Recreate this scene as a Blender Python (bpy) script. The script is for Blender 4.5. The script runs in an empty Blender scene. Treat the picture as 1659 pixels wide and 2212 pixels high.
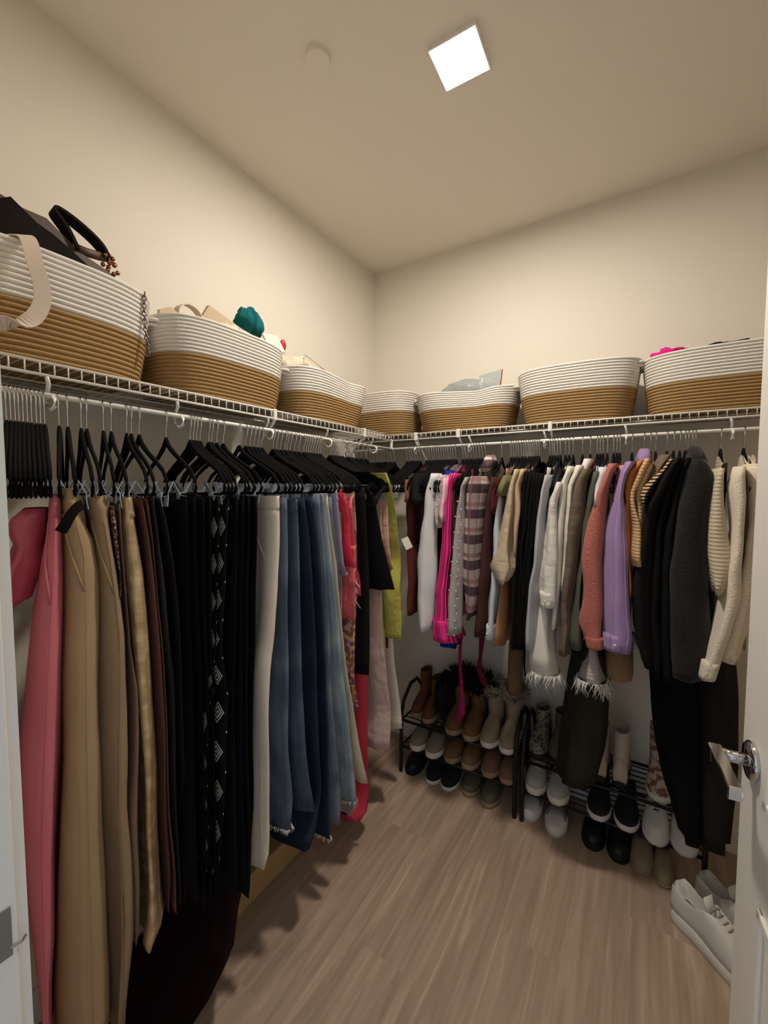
import bpy, math, random
from mathutils import Vector, noise
random.seed(7)
PI = math.pi
SC = bpy.context.scene
COL = SC.collection

# ------------------------------------------------------------------ camera
cam_d = bpy.data.cameras.new('camera')
cam = bpy.data.objects.new('camera', cam_d)
COL.objects.link(cam)
cam_d.sensor_fit = 'HORIZONTAL'
cam_d.sensor_width = 36.0
cam_d.lens = 36.0 * 899.474 / 1659.0
cam_d.clip_start = 0.02
cam.location = (1.3906, -2.1283, 1.4788)
cam.rotation_euler = (PI / 2 - 0.05675, -0.00068, 0.55716)
SC.camera = cam

# ------------------------------------------------------------------ light and exposure
EXPOSURE = 0.0
LAMP_STRENGTH = 375.0
SKY_STRENGTH = 0.7
w = bpy.data.worlds.new('daylight')
SC.world = w
w.use_nodes = True
bg = w.node_tree.nodes['Background']
bg.inputs[0].default_value = (0.78, 0.90, 1.0, 1)
bg.inputs[1].default_value = SKY_STRENGTH
vs = SC.view_settings
vs.view_transform = 'Standard'
vs.look = 'None'
vs.exposure = EXPOSURE
vs.gamma = 1.0
vs.use_curve_mapping = False
SC.cycles.max_bounces = 8
SC.cycles.diffuse_bounces = 5
SC.cycles.glossy_bounces = 3
SC.cycles.sample_clamp_indirect = 6.0

# ------------------------------------------------------------------ helpers
def lin(c):
    c = c / 255.0
    return c / 12.92 if c <= 0.04045 else ((c + 0.055) / 1.055) ** 2.4

def rgb(c):
    return (lin(c[0]), lin(c[1]), lin(c[2]), 1.0)

class Nodes:
    def __init__(self, name):
        self.m = bpy.data.materials.new(name)
        self.m.use_nodes = True
        self.t = self.m.node_tree
        self.b = self.t.nodes['Principled BSDF']
    def n(self, kind, **kw):
        nd = self.t.nodes.new('ShaderNode' + kind)
        for k, v in kw.items():
            setattr(nd, k, v)
        return nd
    def set(self, nd, **kw):
        for k, v in kw.items():
            nd.inputs[k.replace('_', ' ')].default_value = v
        return nd
    def l(self, a, b):
        self.t.links.new(a, b)
    def math(self, op, a, b=None, c=None):
        nd = self.n('Math', operation=op)
        for i, v in enumerate((a, b, c)):
            if v is None:
                continue
            if isinstance(v, (int, float)):
                nd.inputs[i].default_value = v
            else:
                self.l(v, nd.inputs[i])
        return nd.outputs[0]
    def mix(self, fac, a, b):
        nd = self.n('Mix', data_type='RGBA')
        for s, v in ((0, fac), (6, a), (7, b)):
            if isinstance(v, (int, float)):
                nd.inputs[s].default_value = v
            elif isinstance(v, tuple):
                nd.inputs[s].default_value = v
            else:
                self.l(v, nd.inputs[s])
        return nd.outputs[2]
    def uv(self, sx=1.0, sy=1.0):
        a = self.n('UVMap')
        mp = self.n('Mapping')
        mp.inputs['Scale'].default_value = (sx, sy, 1)
        self.l(a.outputs[0], mp.inputs[0])
        return mp.outputs[0]
    def noise(self, vec, scale, detail=2.0):
        nd = self.n('TexNoise')
        nd.inputs['Scale'].default_value = scale
        nd.inputs['Detail'].default_value = detail
        if vec is not None:
            self.l(vec, nd.inputs['Vector'])
        return nd.outputs['Fac']
    def obj(self):
        return self.n('TexCoord').outputs['Object']
    def ramp(self, fac, a, b):
        nd = self.n('MapRange')
        self.l(fac, nd.inputs[0])
        nd.inputs[1].default_value = a
        nd.inputs[2].default_value = b
        return nd.outputs[0]
    def color(self, s):
        if isinstance(s, tuple):
            self.b.inputs['Base Color'].default_value = s
        else:
            self.l(s, self.b.inputs['Base Color'])
    def bump(self, h, strength=0.3, dist=0.01):
        nd = self.n('Bump')
        nd.inputs['Strength'].default_value = strength
        nd.inputs['Distance'].default_value = dist
        self.l(h, nd.inputs['Height'])
        self.l(nd.outputs[0], self.b.inputs['Normal'])
    def finish(self, rough=0.85, spec=0.25, metal=0.0):
        self.b.inputs['Roughness'].default_value = rough
        self.b.inputs['Specular IOR Level'].default_value = spec
        self.b.inputs['Metallic'].default_value = metal
        return self.m

def plain(name, c, rough=0.6, spec=0.4, metal=0.0, vary=0.08, scale=30.0, bump=0.05):
    k = Nodes(name)
    n = k.noise(k.obj(), scale)
    base = rgb(c)
    dark = tuple(x * (1 - vary) for x in base[:3]) + (1,)
    k.color(k.mix(n, dark, base))
    if bump:
        k.bump(n, bump, 0.004)
    return k.finish(rough, spec, metal)

def fabric(name, c, kind='weave', rough=0.92, c2=None, spec=0.15):
    k = Nodes(name)
    base = rgb(c)
    dark = tuple(x * 0.82 for x in base[:3]) + (1,)
    lite = tuple(min(1, x * 1.25 + 0.01) for x in base[:3]) + (1,)
    two = rgb(c2) if c2 else lite
    uv = k.uv()
    fine = k.noise(k.uv(900, 700), 1.0, 1.0)
    big = k.noise(k.uv(9, 4), 1.0, 3.0)
    out = k.mix(k.ramp(big, 0.25, 0.75), dark, base)
    h = fine
    bs, bd = 0.25, 0.002
    sep = k.n('SeparateXYZ')
    k.l(uv, sep.inputs[0])
    u, v = sep.outputs[0], sep.outputs[1]
    if kind == 'denim':
        streak = k.noise(k.uv(60, 5), 1.0, 3.0)
        fade = k.noise(k.uv(9, 5), 1.0, 5.0)
        out = k.mix(k.ramp(fade, 0.42, 0.72), base, two)
        out = k.mix(k.math('MULTIPLY', k.ramp(streak, 0.35, 0.75), 0.45), out, two)
        h = k.math('ADD', fine, fade)
    elif kind == 'satin':
        rough = 0.34
        spec = 0.5
        h = k.noise(k.uv(45, 2.0), 1.0, 3.0)
        bs, bd = 0.5, 0.006
    elif kind == 'pleat':
        rough = 0.36
        spec = 0.5
        h = k.math('SINE', k.math('MULTIPLY', u, 2 * PI / 0.012))
        bs, bd = 0.6, 0.006
        out = k.mix(k.ramp(h, -1, 1), dark, lite)
    elif kind == 'knit':
        h = k.math('MULTIPLY', k.math('SINE', k.math('MULTIPLY', v, 2 * PI / 0.012)),
                   k.math('ADD', k.math('SINE', k.math('MULTIPLY', u, 2 * PI / 0.009)), 1.5))
        out = k.mix(k.ramp(h, -3, 3), dark, base)
        bs, bd = 0.28, 0.003
    elif kind == 'rib':
        h = k.math('SINE', k.math('MULTIPLY', v, 2 * PI / 0.011))
        out = k.mix(k.ramp(h, -1, 1), tuple(x * 0.72 for x in base[:3]) + (1,), base)
        bs, bd = 0.3, 0.003
    elif kind == 'cord':
        h = k.math('SINE', k.math('MULTIPLY', u, 2 * PI / 0.006))
        out = k.mix(k.math('MULTIPLY', k.ramp(h, -1, 1), 0.5), dark, lite)
        bs, bd = 0.5, 0.003
    elif kind == 'stripes':
        h = k.math('SINE', k.math('MULTIPLY', v, 2 * PI / 0.0115))
        out = k.mix(k.math('GREATER_THAN', h, 0.1), base, two)
    elif kind == 'plaid':
        def band(c_, period, ofs, width):
            f = k.math('FRACT', k.math('ADD', k.math('DIVIDE', c_, period), ofs))
            return k.math('LESS_THAN', f, width)
        purple = rgb((46, 26, 42))
        rosy = rgb((128, 84, 88))
        out = k.mix(k.math('MULTIPLY', band(v, 0.105, 0.1, 0.36), 0.85), base, purple)
        out = k.mix(k.math('MULTIPLY', band(u, 0.085, 0.3, 0.34), 0.6), out, purple)
        out = k.mix(k.math('MULTIPLY', band(v, 0.105, 0.62, 0.16), 0.7), out, rosy)
        out = k.mix(k.math('MULTIPLY', band(u, 0.0425, 0.0, 0.1), 0.6), out, rosy)
    elif kind == 'diamond':
        def cell(c_, period, ofs):
            f = k.math('FRACT', k.math('ADD', k.math('DIVIDE', c_, period), ofs))
            return k.math('ABSOLUTE', k.math('SUBTRACT', f, 0.5))
        def motif(ou, ov):
            d = k.math('ADD', k.math('MULTIPLY', cell(u, 0.07, ou), 0.07 / 0.016),
                       k.math('MULTIPLY', cell(v, 0.092, ov), 0.092 / 0.026))
            ring = k.math('GREATER_THAN', k.math('SINE', k.math('MULTIPLY', d, 15.0)), -0.3)
            return k.math('MULTIPLY', k.math('LESS_THAN', d, 1.0), ring)
        both = k.math('MAXIMUM', motif(0.3, 0.0), motif(0.8, 0.5))
        out = k.mix(both, base, two)
    elif kind == 'leopard':
        vo = k.n('TexVoronoi')
        k.l(k.uv(110, 70), vo.inputs['Vector'])
        vo.inputs['Scale'].default_value = 2.2
        out = k.mix(k.ramp(vo.outputs['Distance'], 0.25, 0.5), two, base)
        h = vo.outputs['Distance']
    elif kind == 'floral':
        vo = k.n('TexVoronoi')
        k.l(k.uv(80, 60), vo.inputs['Vector'])
        vo.inputs['Scale'].default_value = 1.0
        sp = k.n('SeparateColor')
        k.l(vo.outputs['Color'], sp.inputs[0])
        out = k.mix(k.math('GREATER_THAN', sp.outputs[0], 0.55), base, two)
        out = k.mix(k.math('GREATER_THAN', sp.outputs[1], 0.8), out, rgb((196, 150, 96)))
        out = k.mix(k.math('GREATER_THAN', sp.outputs[2], 0.8), out, rgb((120, 70, 100)))
    elif kind == 'gold':
        rough = 0.38
        spec = 0.6
        f = k.noise(k.uv(80, 3), 1.0, 4.0)
        g = k.noise(k.uv(30, 30), 1.0, 3.0)
        out = k.mix(k.ramp(k.math('MULTIPLY', f, g), 0.2, 0.42), base, two)
        h = k.math('ADD', f, k.math('MULTIPLY', g, 0.6))
        bs, bd = 0.8, 0.006
        k.b.inputs['Metallic'].default_value = 0.25
    elif kind == 'lace':
        vo = k.n('TexVoronoi')
        k.l(k.uv(160, 160), vo.inputs['Vector'])
        vo.inputs['Scale'].default_value = 1.0
        out = k.mix(k.ramp(vo.outputs['Distance'], 0.3, 0.6), base, two)
        h = vo.outputs['Distance']
        bs = 0.6
    elif kind == 'crinkle':
        h = k.math('ADD', k.noise(k.uv(70, 9), 1.0, 4.0), k.noise(k.uv(25, 25), 1.0, 3.0))
        bs, bd = 0.8, 0.008
    elif kind == 'wool':
        h = k.noise(k.uv(260, 260), 1.0, 3.0)
        out = k.mix(k.ramp(h, 0.3, 0.7), dark, lite)
        bs, bd = 0.6, 0.004
    k.color(out)
    k.bump(h, bs, bd)
    if kind in ('wool', 'knit', 'rib', 'cord'):
        k.b.inputs['Sheen Weight'].default_value = 0.15
    return k.finish(rough, spec, 0.25 if kind == 'gold' else 0.0)

def link(o, parent=None):
    COL.objects.link(o)
    if parent is not None:
        o.parent = parent
    return o

def mesh(name, verts, faces, smooth=True, uvs=None):
    me = bpy.data.meshes.new(name)
    me.from_pydata([tuple(v) for v in verts], [], faces)
    if uvs is not None:
        lay = me.uv_layers.new(name='UVMap')
        for lp in me.loops:
            lay.data[lp.index].uv = uvs[lp.vertex_index]
    if smooth:
        for p in me.polygons:
            p.use_smooth = True
    return me

def obj(name, me, m, parent=None):
    o = bpy.data.objects.new(name, me)
    if m is not None and not me.materials:
        me.materials.append(m)
    return link(o, parent)

def empty(name, label, cat, loc=(0, 0, 0), rz=0.0, group=None):
    o = bpy.data.objects.new(name, None)
    o.empty_display_size = 0.05
    o.location = loc
    o.rotation_euler = (0, 0, rz)
    link(o)
    tag(o, label, cat, group)
    return o

def tag(o, label, cat, group=None):
    o['label'] = label
    o['category'] = cat
    if group:
        o['group'] = group
    return o

def struct(o):
    o['kind'] = 'structure'
    return o

class MB:
    """collects boxes, tubes and rings into one mesh"""
    def __init__(self):
        self.v, self.f, self.uv = [], [], []
    def add(self, vs, fs, uv=None):
        b = len(self.v)
        self.v += [tuple(v) for v in vs]
        self.f += [tuple(i + b for i in f) for f in fs]
        self.uv += uv if uv else [(v[0] + v[1], v[2]) for v in vs]
        return self
    def box(self, lo, hi, bev=0.0):
        if bev <= 0:
            (x0, y0, z0), (x1, y1, z1) = lo, hi
            vs = [(x, y, z) for z in (z0, z1) for y in (y0, y1) for x in (x0, x1)]
            return self.add(vs, [(0, 2, 3, 1), (4, 5, 7, 6), (0, 1, 5, 4), (2, 6, 7, 3), (0, 4, 6, 2), (1, 3, 7, 5)])
        (x0, y0, z0), (x1, y1, z1) = lo, hi
        def ring(d, z):
            return [(x0 + d, y0, z), (x1 - d, y0, z), (x1, y0 + d, z), (x1, y1 - d, z), (x1 - d, y1, z), (x0 + d, y1, z), (x0, y1 - d, z), (x0, y0 + d, z)]
        def inner(z):
            d = bev
            return [(x0 + d, y0 + d, z), (x1 - d, y0 + d, z), (x1 - d, y0 + d, z), (x1 - d, y1 - d, z), (x1 - d, y1 - d, z), (x0 + d, y1 - d, z), (x0 + d, y1 - d, z), (x0 + d, y0 + d, z)]
        rs = [inner(z0), ring(bev, z0 + bev), ring(bev, z1 - bev), inner(z1)]
        return self.rings(rs, cap=True)
    def rings(self, rs, cap=True, closed=True):
        n = len(rs[0])
        vs = [p for r in rs for p in r]
        fs = []
        for i in range(len(rs) - 1):
            for j in range(n if closed else n - 1):
                k = (j + 1) % n
                fs.append((i * n + j, i * n + k, (i + 1) * n + k, (i + 1) * n + j))
        if cap:
            fs.append(tuple(range(n - 1, -1, -1)))
            fs.append(tuple((len(rs) - 1) * n + j for j in range(n)))
        return self.add(vs, fs)
    def tube(self, pts, r, n=6, cap=True, flat=1.0, up=Vector((0, 0, 1)), closed=False):
        pts = [Vector(p) for p in pts]
        rs = []
        m = len(pts)
        for i, p in enumerate(pts):
            if closed:
                d = pts[(i + 1) % m] - pts[i - 1]
            else:
                d = (pts[min(i + 1, m - 1)] - pts[max(i - 1, 0)])
            d.normalize()
            a = up.cross(d)
            if a.length < 1e-3:
                a = Vector((1, 0, 0)).cross(d)
                if a.length < 1e-3:
                    a = Vector((0, 1, 0)).cross(d)
            a.normalize()
            b = d.cross(a)
            rr = r[i] if isinstance(r, (list, tuple)) else r
            rs.append([p + a * (rr * flat * math.cos(2 * PI * k / n)) + b * (rr * math.sin(2 * PI * k / n)) for k in range(n)])
        if closed:
            rs.append(rs[0])
            return self.rings(rs, cap=False)
        return self.rings(rs, cap=cap)
    def ball(self, c, r, nu=10, nv=6, sq=(1, 1, 1)):
        rs = []
        for i in range(nv + 1):
            th = PI * i / nv
            th = min(max(th, 0.05), PI - 0.05)
            rs.append([(c[0] + r * sq[0] * math.sin(th) * math.cos(2 * PI * j / nu), c[1] + r * sq[1] * math.sin(th) * math.sin(2 * PI * j / nu), c[2] - r * sq[2] * math.cos(th)) for j in range(nu)])
        return self.rings(rs)
    def mesh(self, name, smooth=True):
        return mesh(name, self.v, self.f, smooth, self.uv)

# ------------------------------------------------------------------ room
H = 2.7404
X1 = 2.35
Y0 = -1.966
wall_m = plain('warm_white_wall_paint', (226, 220, 207), 0.75, 0.2, vary=0.02, scale=60, bump=0.03)
ceil_m = plain('ceiling_paint', (232, 226, 214), 0.85, 0.15, vary=0.02, scale=60, bump=0.03)
trim_m = plain('white_trim_paint', (230, 227, 221), 0.45, 0.4, vary=0.02, scale=20, bump=0.0)
white_wire = plain('white_vinyl_coating', (232, 228, 220), 0.4, 0.4, vary=0.02, bump=0.0)

def slab(name, lo, hi, m, parent=None):
    return struct(obj(name, MB().box(lo, hi).mesh(name, False), m, parent))

slab('wall_left', (-0.12, Y0 - 0.14, 0), (0, 0.12, H), wall_m)
slab('wall_back', (0, 0, 0), (X1, 0.12, H), wall_m)
slab('wall_right', (X1, Y0 - 0.14, 0), (X1 + 0.12, 0.12, H), wall_m)
slab('ceiling', (-0.12, Y0 - 0.14, H), (X1 + 0.12, 0.12, H + 0.1), ceil_m)
JX0, JX1, DH = 0.781, 1.655, 2.05
slab('wall_front', (0, Y0 - 0.13, 0), (JX0 - 0.02, Y0, H), wall_m)
slab('wall_front_2', (JX1 + 0.02, Y0 - 0.13, 0), (X1, Y0, H), wall_m)
slab('wall_front_3', (JX0 - 0.02, Y0 - 0.13, DH + 0.02), (JX1 + 0.02, Y0, H), wall_m)
slab('baseboard_left', (0, Y0, 0), (0.014, -0.0, 0.1), trim_m)
slab('baseboard_back', (0.014, -0.014, 0), (X1, 0, 0.1), trim_m)
# door frame: jamb boards with stop strip and a strike plate on the latch side
jamb = struct(obj('trim_1', MB().box((JX0 - 0.02, Y0 - 0.13, 0), (JX0, Y0 + 0.002, DH), 0.002).mesh('trim_1', False), trim_m))
struct(obj('trim_2', MB().box((JX1, Y0 - 0.13, 0), (JX1 + 0.02, Y0 + 0.002, DH), 0.002).mesh('trim_2', False), trim_m))
struct(obj('trim_3', MB().box((JX0 - 0.02, Y0 - 0.13, DH), (JX1 + 0.02, Y0 + 0.002, DH + 0.02), 0.002).mesh('trim_3', False), trim_m))
obj('door_stop', MB().box((JX0, Y0 - 0.075, 0), (JX0 + 0.011, Y0 - 0.04, DH), 0.003).mesh('door_stop', False), trim_m, jamb)
steel = plain('brushed_steel', (150, 150, 152), 0.35, 0.5, 0.9, vary=0.1, bump=0.02)
sp = MB().box((JX0, Y0 - 0.034, 0.935), (JX0 + 0.0016, Y0 - 0.004, 0.995), 0.0006)
sp.tube([(JX0 + 0.001, Y0 - 0.006, 0.945), (JX0 + 0.003, Y0 + 0.004, 0.945), (JX0 - 0.002, Y0 + 0.009, 0.945)], 0.002, 4)
obj('strike_plate', sp.mesh('strike_plate', False), steel, jamb)
slab('trim_4', (JX0 - 0.075, Y0, 0), (JX0 - 0.008, Y0 + 0.014, DH + 0.06), trim_m)

# floor of vinyl planks that run away from the door
k = Nodes('wood_look_vinyl')
oc = k.n('TexCoord').outputs['Object']
oi = k.n('ObjectInfo')
mp = k.n('Mapping')
mp.inputs['Scale'].default_value = (26, 1.6, 1)
k.l(oc, mp.inputs[0])
ad = k.n('VectorMath', operation='ADD')
k.l(mp.outputs[0], ad.inputs[0])
cmb = k.n('CombineXYZ')
k.l(k.math('MULTIPLY', oi.outputs['Random'], 40.0), cmb.inputs[0])
k.l(k.math('MULTIPLY', oi.outputs['Random'], 90.0), cmb.inputs[1])
k.l(cmb.outputs[0], ad.inputs[1])
gn = k.n('TexNoise')
gn.inputs['Scale'].default_value = 1.0
gn.inputs['Detail'].default_value = 6.0
gn.inputs['Distortion'].default_value = 1.2
k.l(ad.outputs[0], gn.inputs['Vector'])
gr = gn.outputs['Fac']
c1 = k.mix(k.ramp(gr, 0.3, 0.68), rgb((150, 129, 112)), rgb((188, 165, 144)))
c1 = k.mix(k.math('MULTIPLY', k.ramp(gr, 0.62, 0.74), 0.5), c1, rgb((214, 192, 164)))
c1 = k.mix(k.math('MULTIPLY', oi.outputs['Random'], 0.22), c1, rgb((150, 124, 106)))
k.color(c1)
k.bump(gr, 0.08, 0.003)
floor_m = k.finish(0.5, 0.35)
floor = struct(obj('floor', MB().box((-0.12, Y0 - 0.9, -0.08), (X1 + 0.12, 0.12, -0.004)).mesh('floor', False), plain('floor_base', (60, 50, 42), 0.8)))
PW, PLN = 0.182, 1.22
plank_me = {}
for i in range(14):
    x0 = -0.06 + i * PW
    y = Y0 - 0.9 - (i * 0.47) % PLN
    while y < 0.0:
        ya, yb = max(y, Y0 - 0.9), min(y + PLN, 0.0)
        xa, xb = max(x0, 0.0), min(x0 + PW, X1)
        if yb - ya > 0.02 and xb - xa > 0.02:
            cx, cy = (xa + xb) / 2, (ya + yb) / 2
            key = (round(xb - xa, 3), round(yb - ya, 3))
            if key not in plank_me:
                hx, hy = (xb - xa) / 2, (yb - ya) / 2
                plank_me[key] = MB().box((-hx, -hy, -0.004), (hx, hy, 0.0), 0.00015).mesh('plank', False)
            p = obj('plank', plank_me[key], floor_m, floor)
            p.location = (cx, cy, 0)
        y += PLN

# the door stands open into the closet, hinged on the side away from the strike plate
door_m = plain('satin_door_paint', (240, 236, 229), 0.4, 0.4, vary=0.015, scale=15, bump=0.0)
door = struct(bpy.data.objects.new('door_1', None))
link(door)
door.location = (1.644, -1.966, 0.0)
door.rotation_euler = (0, 0, math.atan2(0.859, -0.077))
DW = 0.862
mb = MB().box((0, -0.036, 0.012), (DW, 0, 2.035), 0.002)
obj('slab', mb.mesh('slab', False), door_m, door)
chrome = plain('polished_chrome', (205, 205, 208), 0.09, 0.5, 1.0, vary=0.02, bump=0.0)
# panel mouldings on the face that is seen (local +y)
for z0, z1 in ((0.16, 0.78), (0.95, 1.92)):
    m2 = MB()
    xa, xb = 0.13, DW - 0.13
    for lo, hi in (((xa, 0, z0), (xb, 0.007, z0 + 0.02)), ((xa, 0, z1 - 0.02), (xb, 0.007, z1)), ((xa, 0, z0), (xa + 0.02, 0.007, z1)), ((xb - 0.02, 0, z0), (xb, 0.007, z1))):
        m2.box(lo, hi, 0.003)
    obj('panel_moulding', m2.mesh('panel_moulding', False), door_m, door)
LZ = 0.992
hx = DW - 0.062
ros = MB()
ros.rings([[(hx + r_ * math.cos(2 * PI * j / 32), y_, LZ + r_ * math.sin(2 * PI * j / 32)) for j in range(32)] for r_, y_ in ((0.034, 0.0), (0.034, 0.006), (0.030, 0.010), (0.012, 0.011))])
handle = obj('lever_handle', ros.mesh('lever_handle', True), chrome, door)
lv = MB().tube([(hx, 0.008, LZ), (hx, 0.028, LZ), (hx, 0.046, LZ)], [0.011, 0.010, 0.0125], 16)
obj('spindle', lv.mesh('spindle'), chrome, handle)
lv = MB().box((hx - 0.118, 0.044, LZ - 0.0115), (hx + 0.014, 0.064, LZ + 0.0115), 0.002)
obj('lever', lv.mesh('lever', False), chrome, handle)
lv = MB()
for x_ in (hx - 0.012,):
    lv.box((x_, 0.0437, LZ - 0.0118), (x_ + 0.0016, 0.0643, LZ + 0.0118), 0.0002)
obj('lever_groove', lv.mesh('lever_groove', False), steel, handle)
for z in (0.25, 1.05, 1.8):
    obj('hinge', MB().tube([(-0.004, 0.004, z - 0.045), (-0.004, 0.004, z + 0.045)], 0.006, 8).mesh('hinge'), steel, door)

# ceiling light: slim square fixture, and the cover plate of a sprinkler beside it
light_frame_m = plain('light_rim', (235, 230, 222), 0.4, bump=0.0)
km = Nodes('lit_diffuser')
em = km.n('Emission')
em.inputs[0].default_value = (1.0, 0.905, 0.79, 1)
em.inputs[1].default_value = LAMP_STRENGTH
km.l(em.outputs[0], km.t.nodes['Material Output'].inputs[0])
lt = empty('ceiling_light', 'bright square flush light fixture in the ceiling', 'ceiling light', (0.895, -0.915, H), math.radians(1.5))
s = 0.068
m3 = MB()
for lo, hi in (((-s - 0.004, -s - 0.004, -0.012), (s + 0.004, -s, 0)), ((-s - 0.004, s, -0.012), (s + 0.004, s + 0.004, 0)), ((-s - 0.004, -s, -0.012), (-s, s, 0)), ((s, -s, -0.012), (s + 0.004, s, 0))):
    m3.box(lo, hi)
obj('rim', m3.mesh('rim', False), light_frame_m, lt)
obj('diffuser', MB().box((-s, -s, -0.010), (s, s, -0.002)).mesh('diffuser', False), km.m, lt)
cp = MB()
cp.rings([[(r_ * math.cos(2 * PI * j / 40), r_ * math.sin(2 * PI * j / 40), z_) for j in range(40)] for r_, z_ in ((0.036, 0.0), (0.036, -0.009), (0.0345, -0.011), (0.01, -0.0115))])
o = obj('sprinkler_cover', cp.mesh('sprinkler_cover', True), ceil_m)
o.location = (0.54, -1.132, H)
for p in o.data.polygons:
    p.use_smooth = False
tag(o, 'round white sprinkler cover plate on the ceiling beside the square light', 'cover plate')

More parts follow.
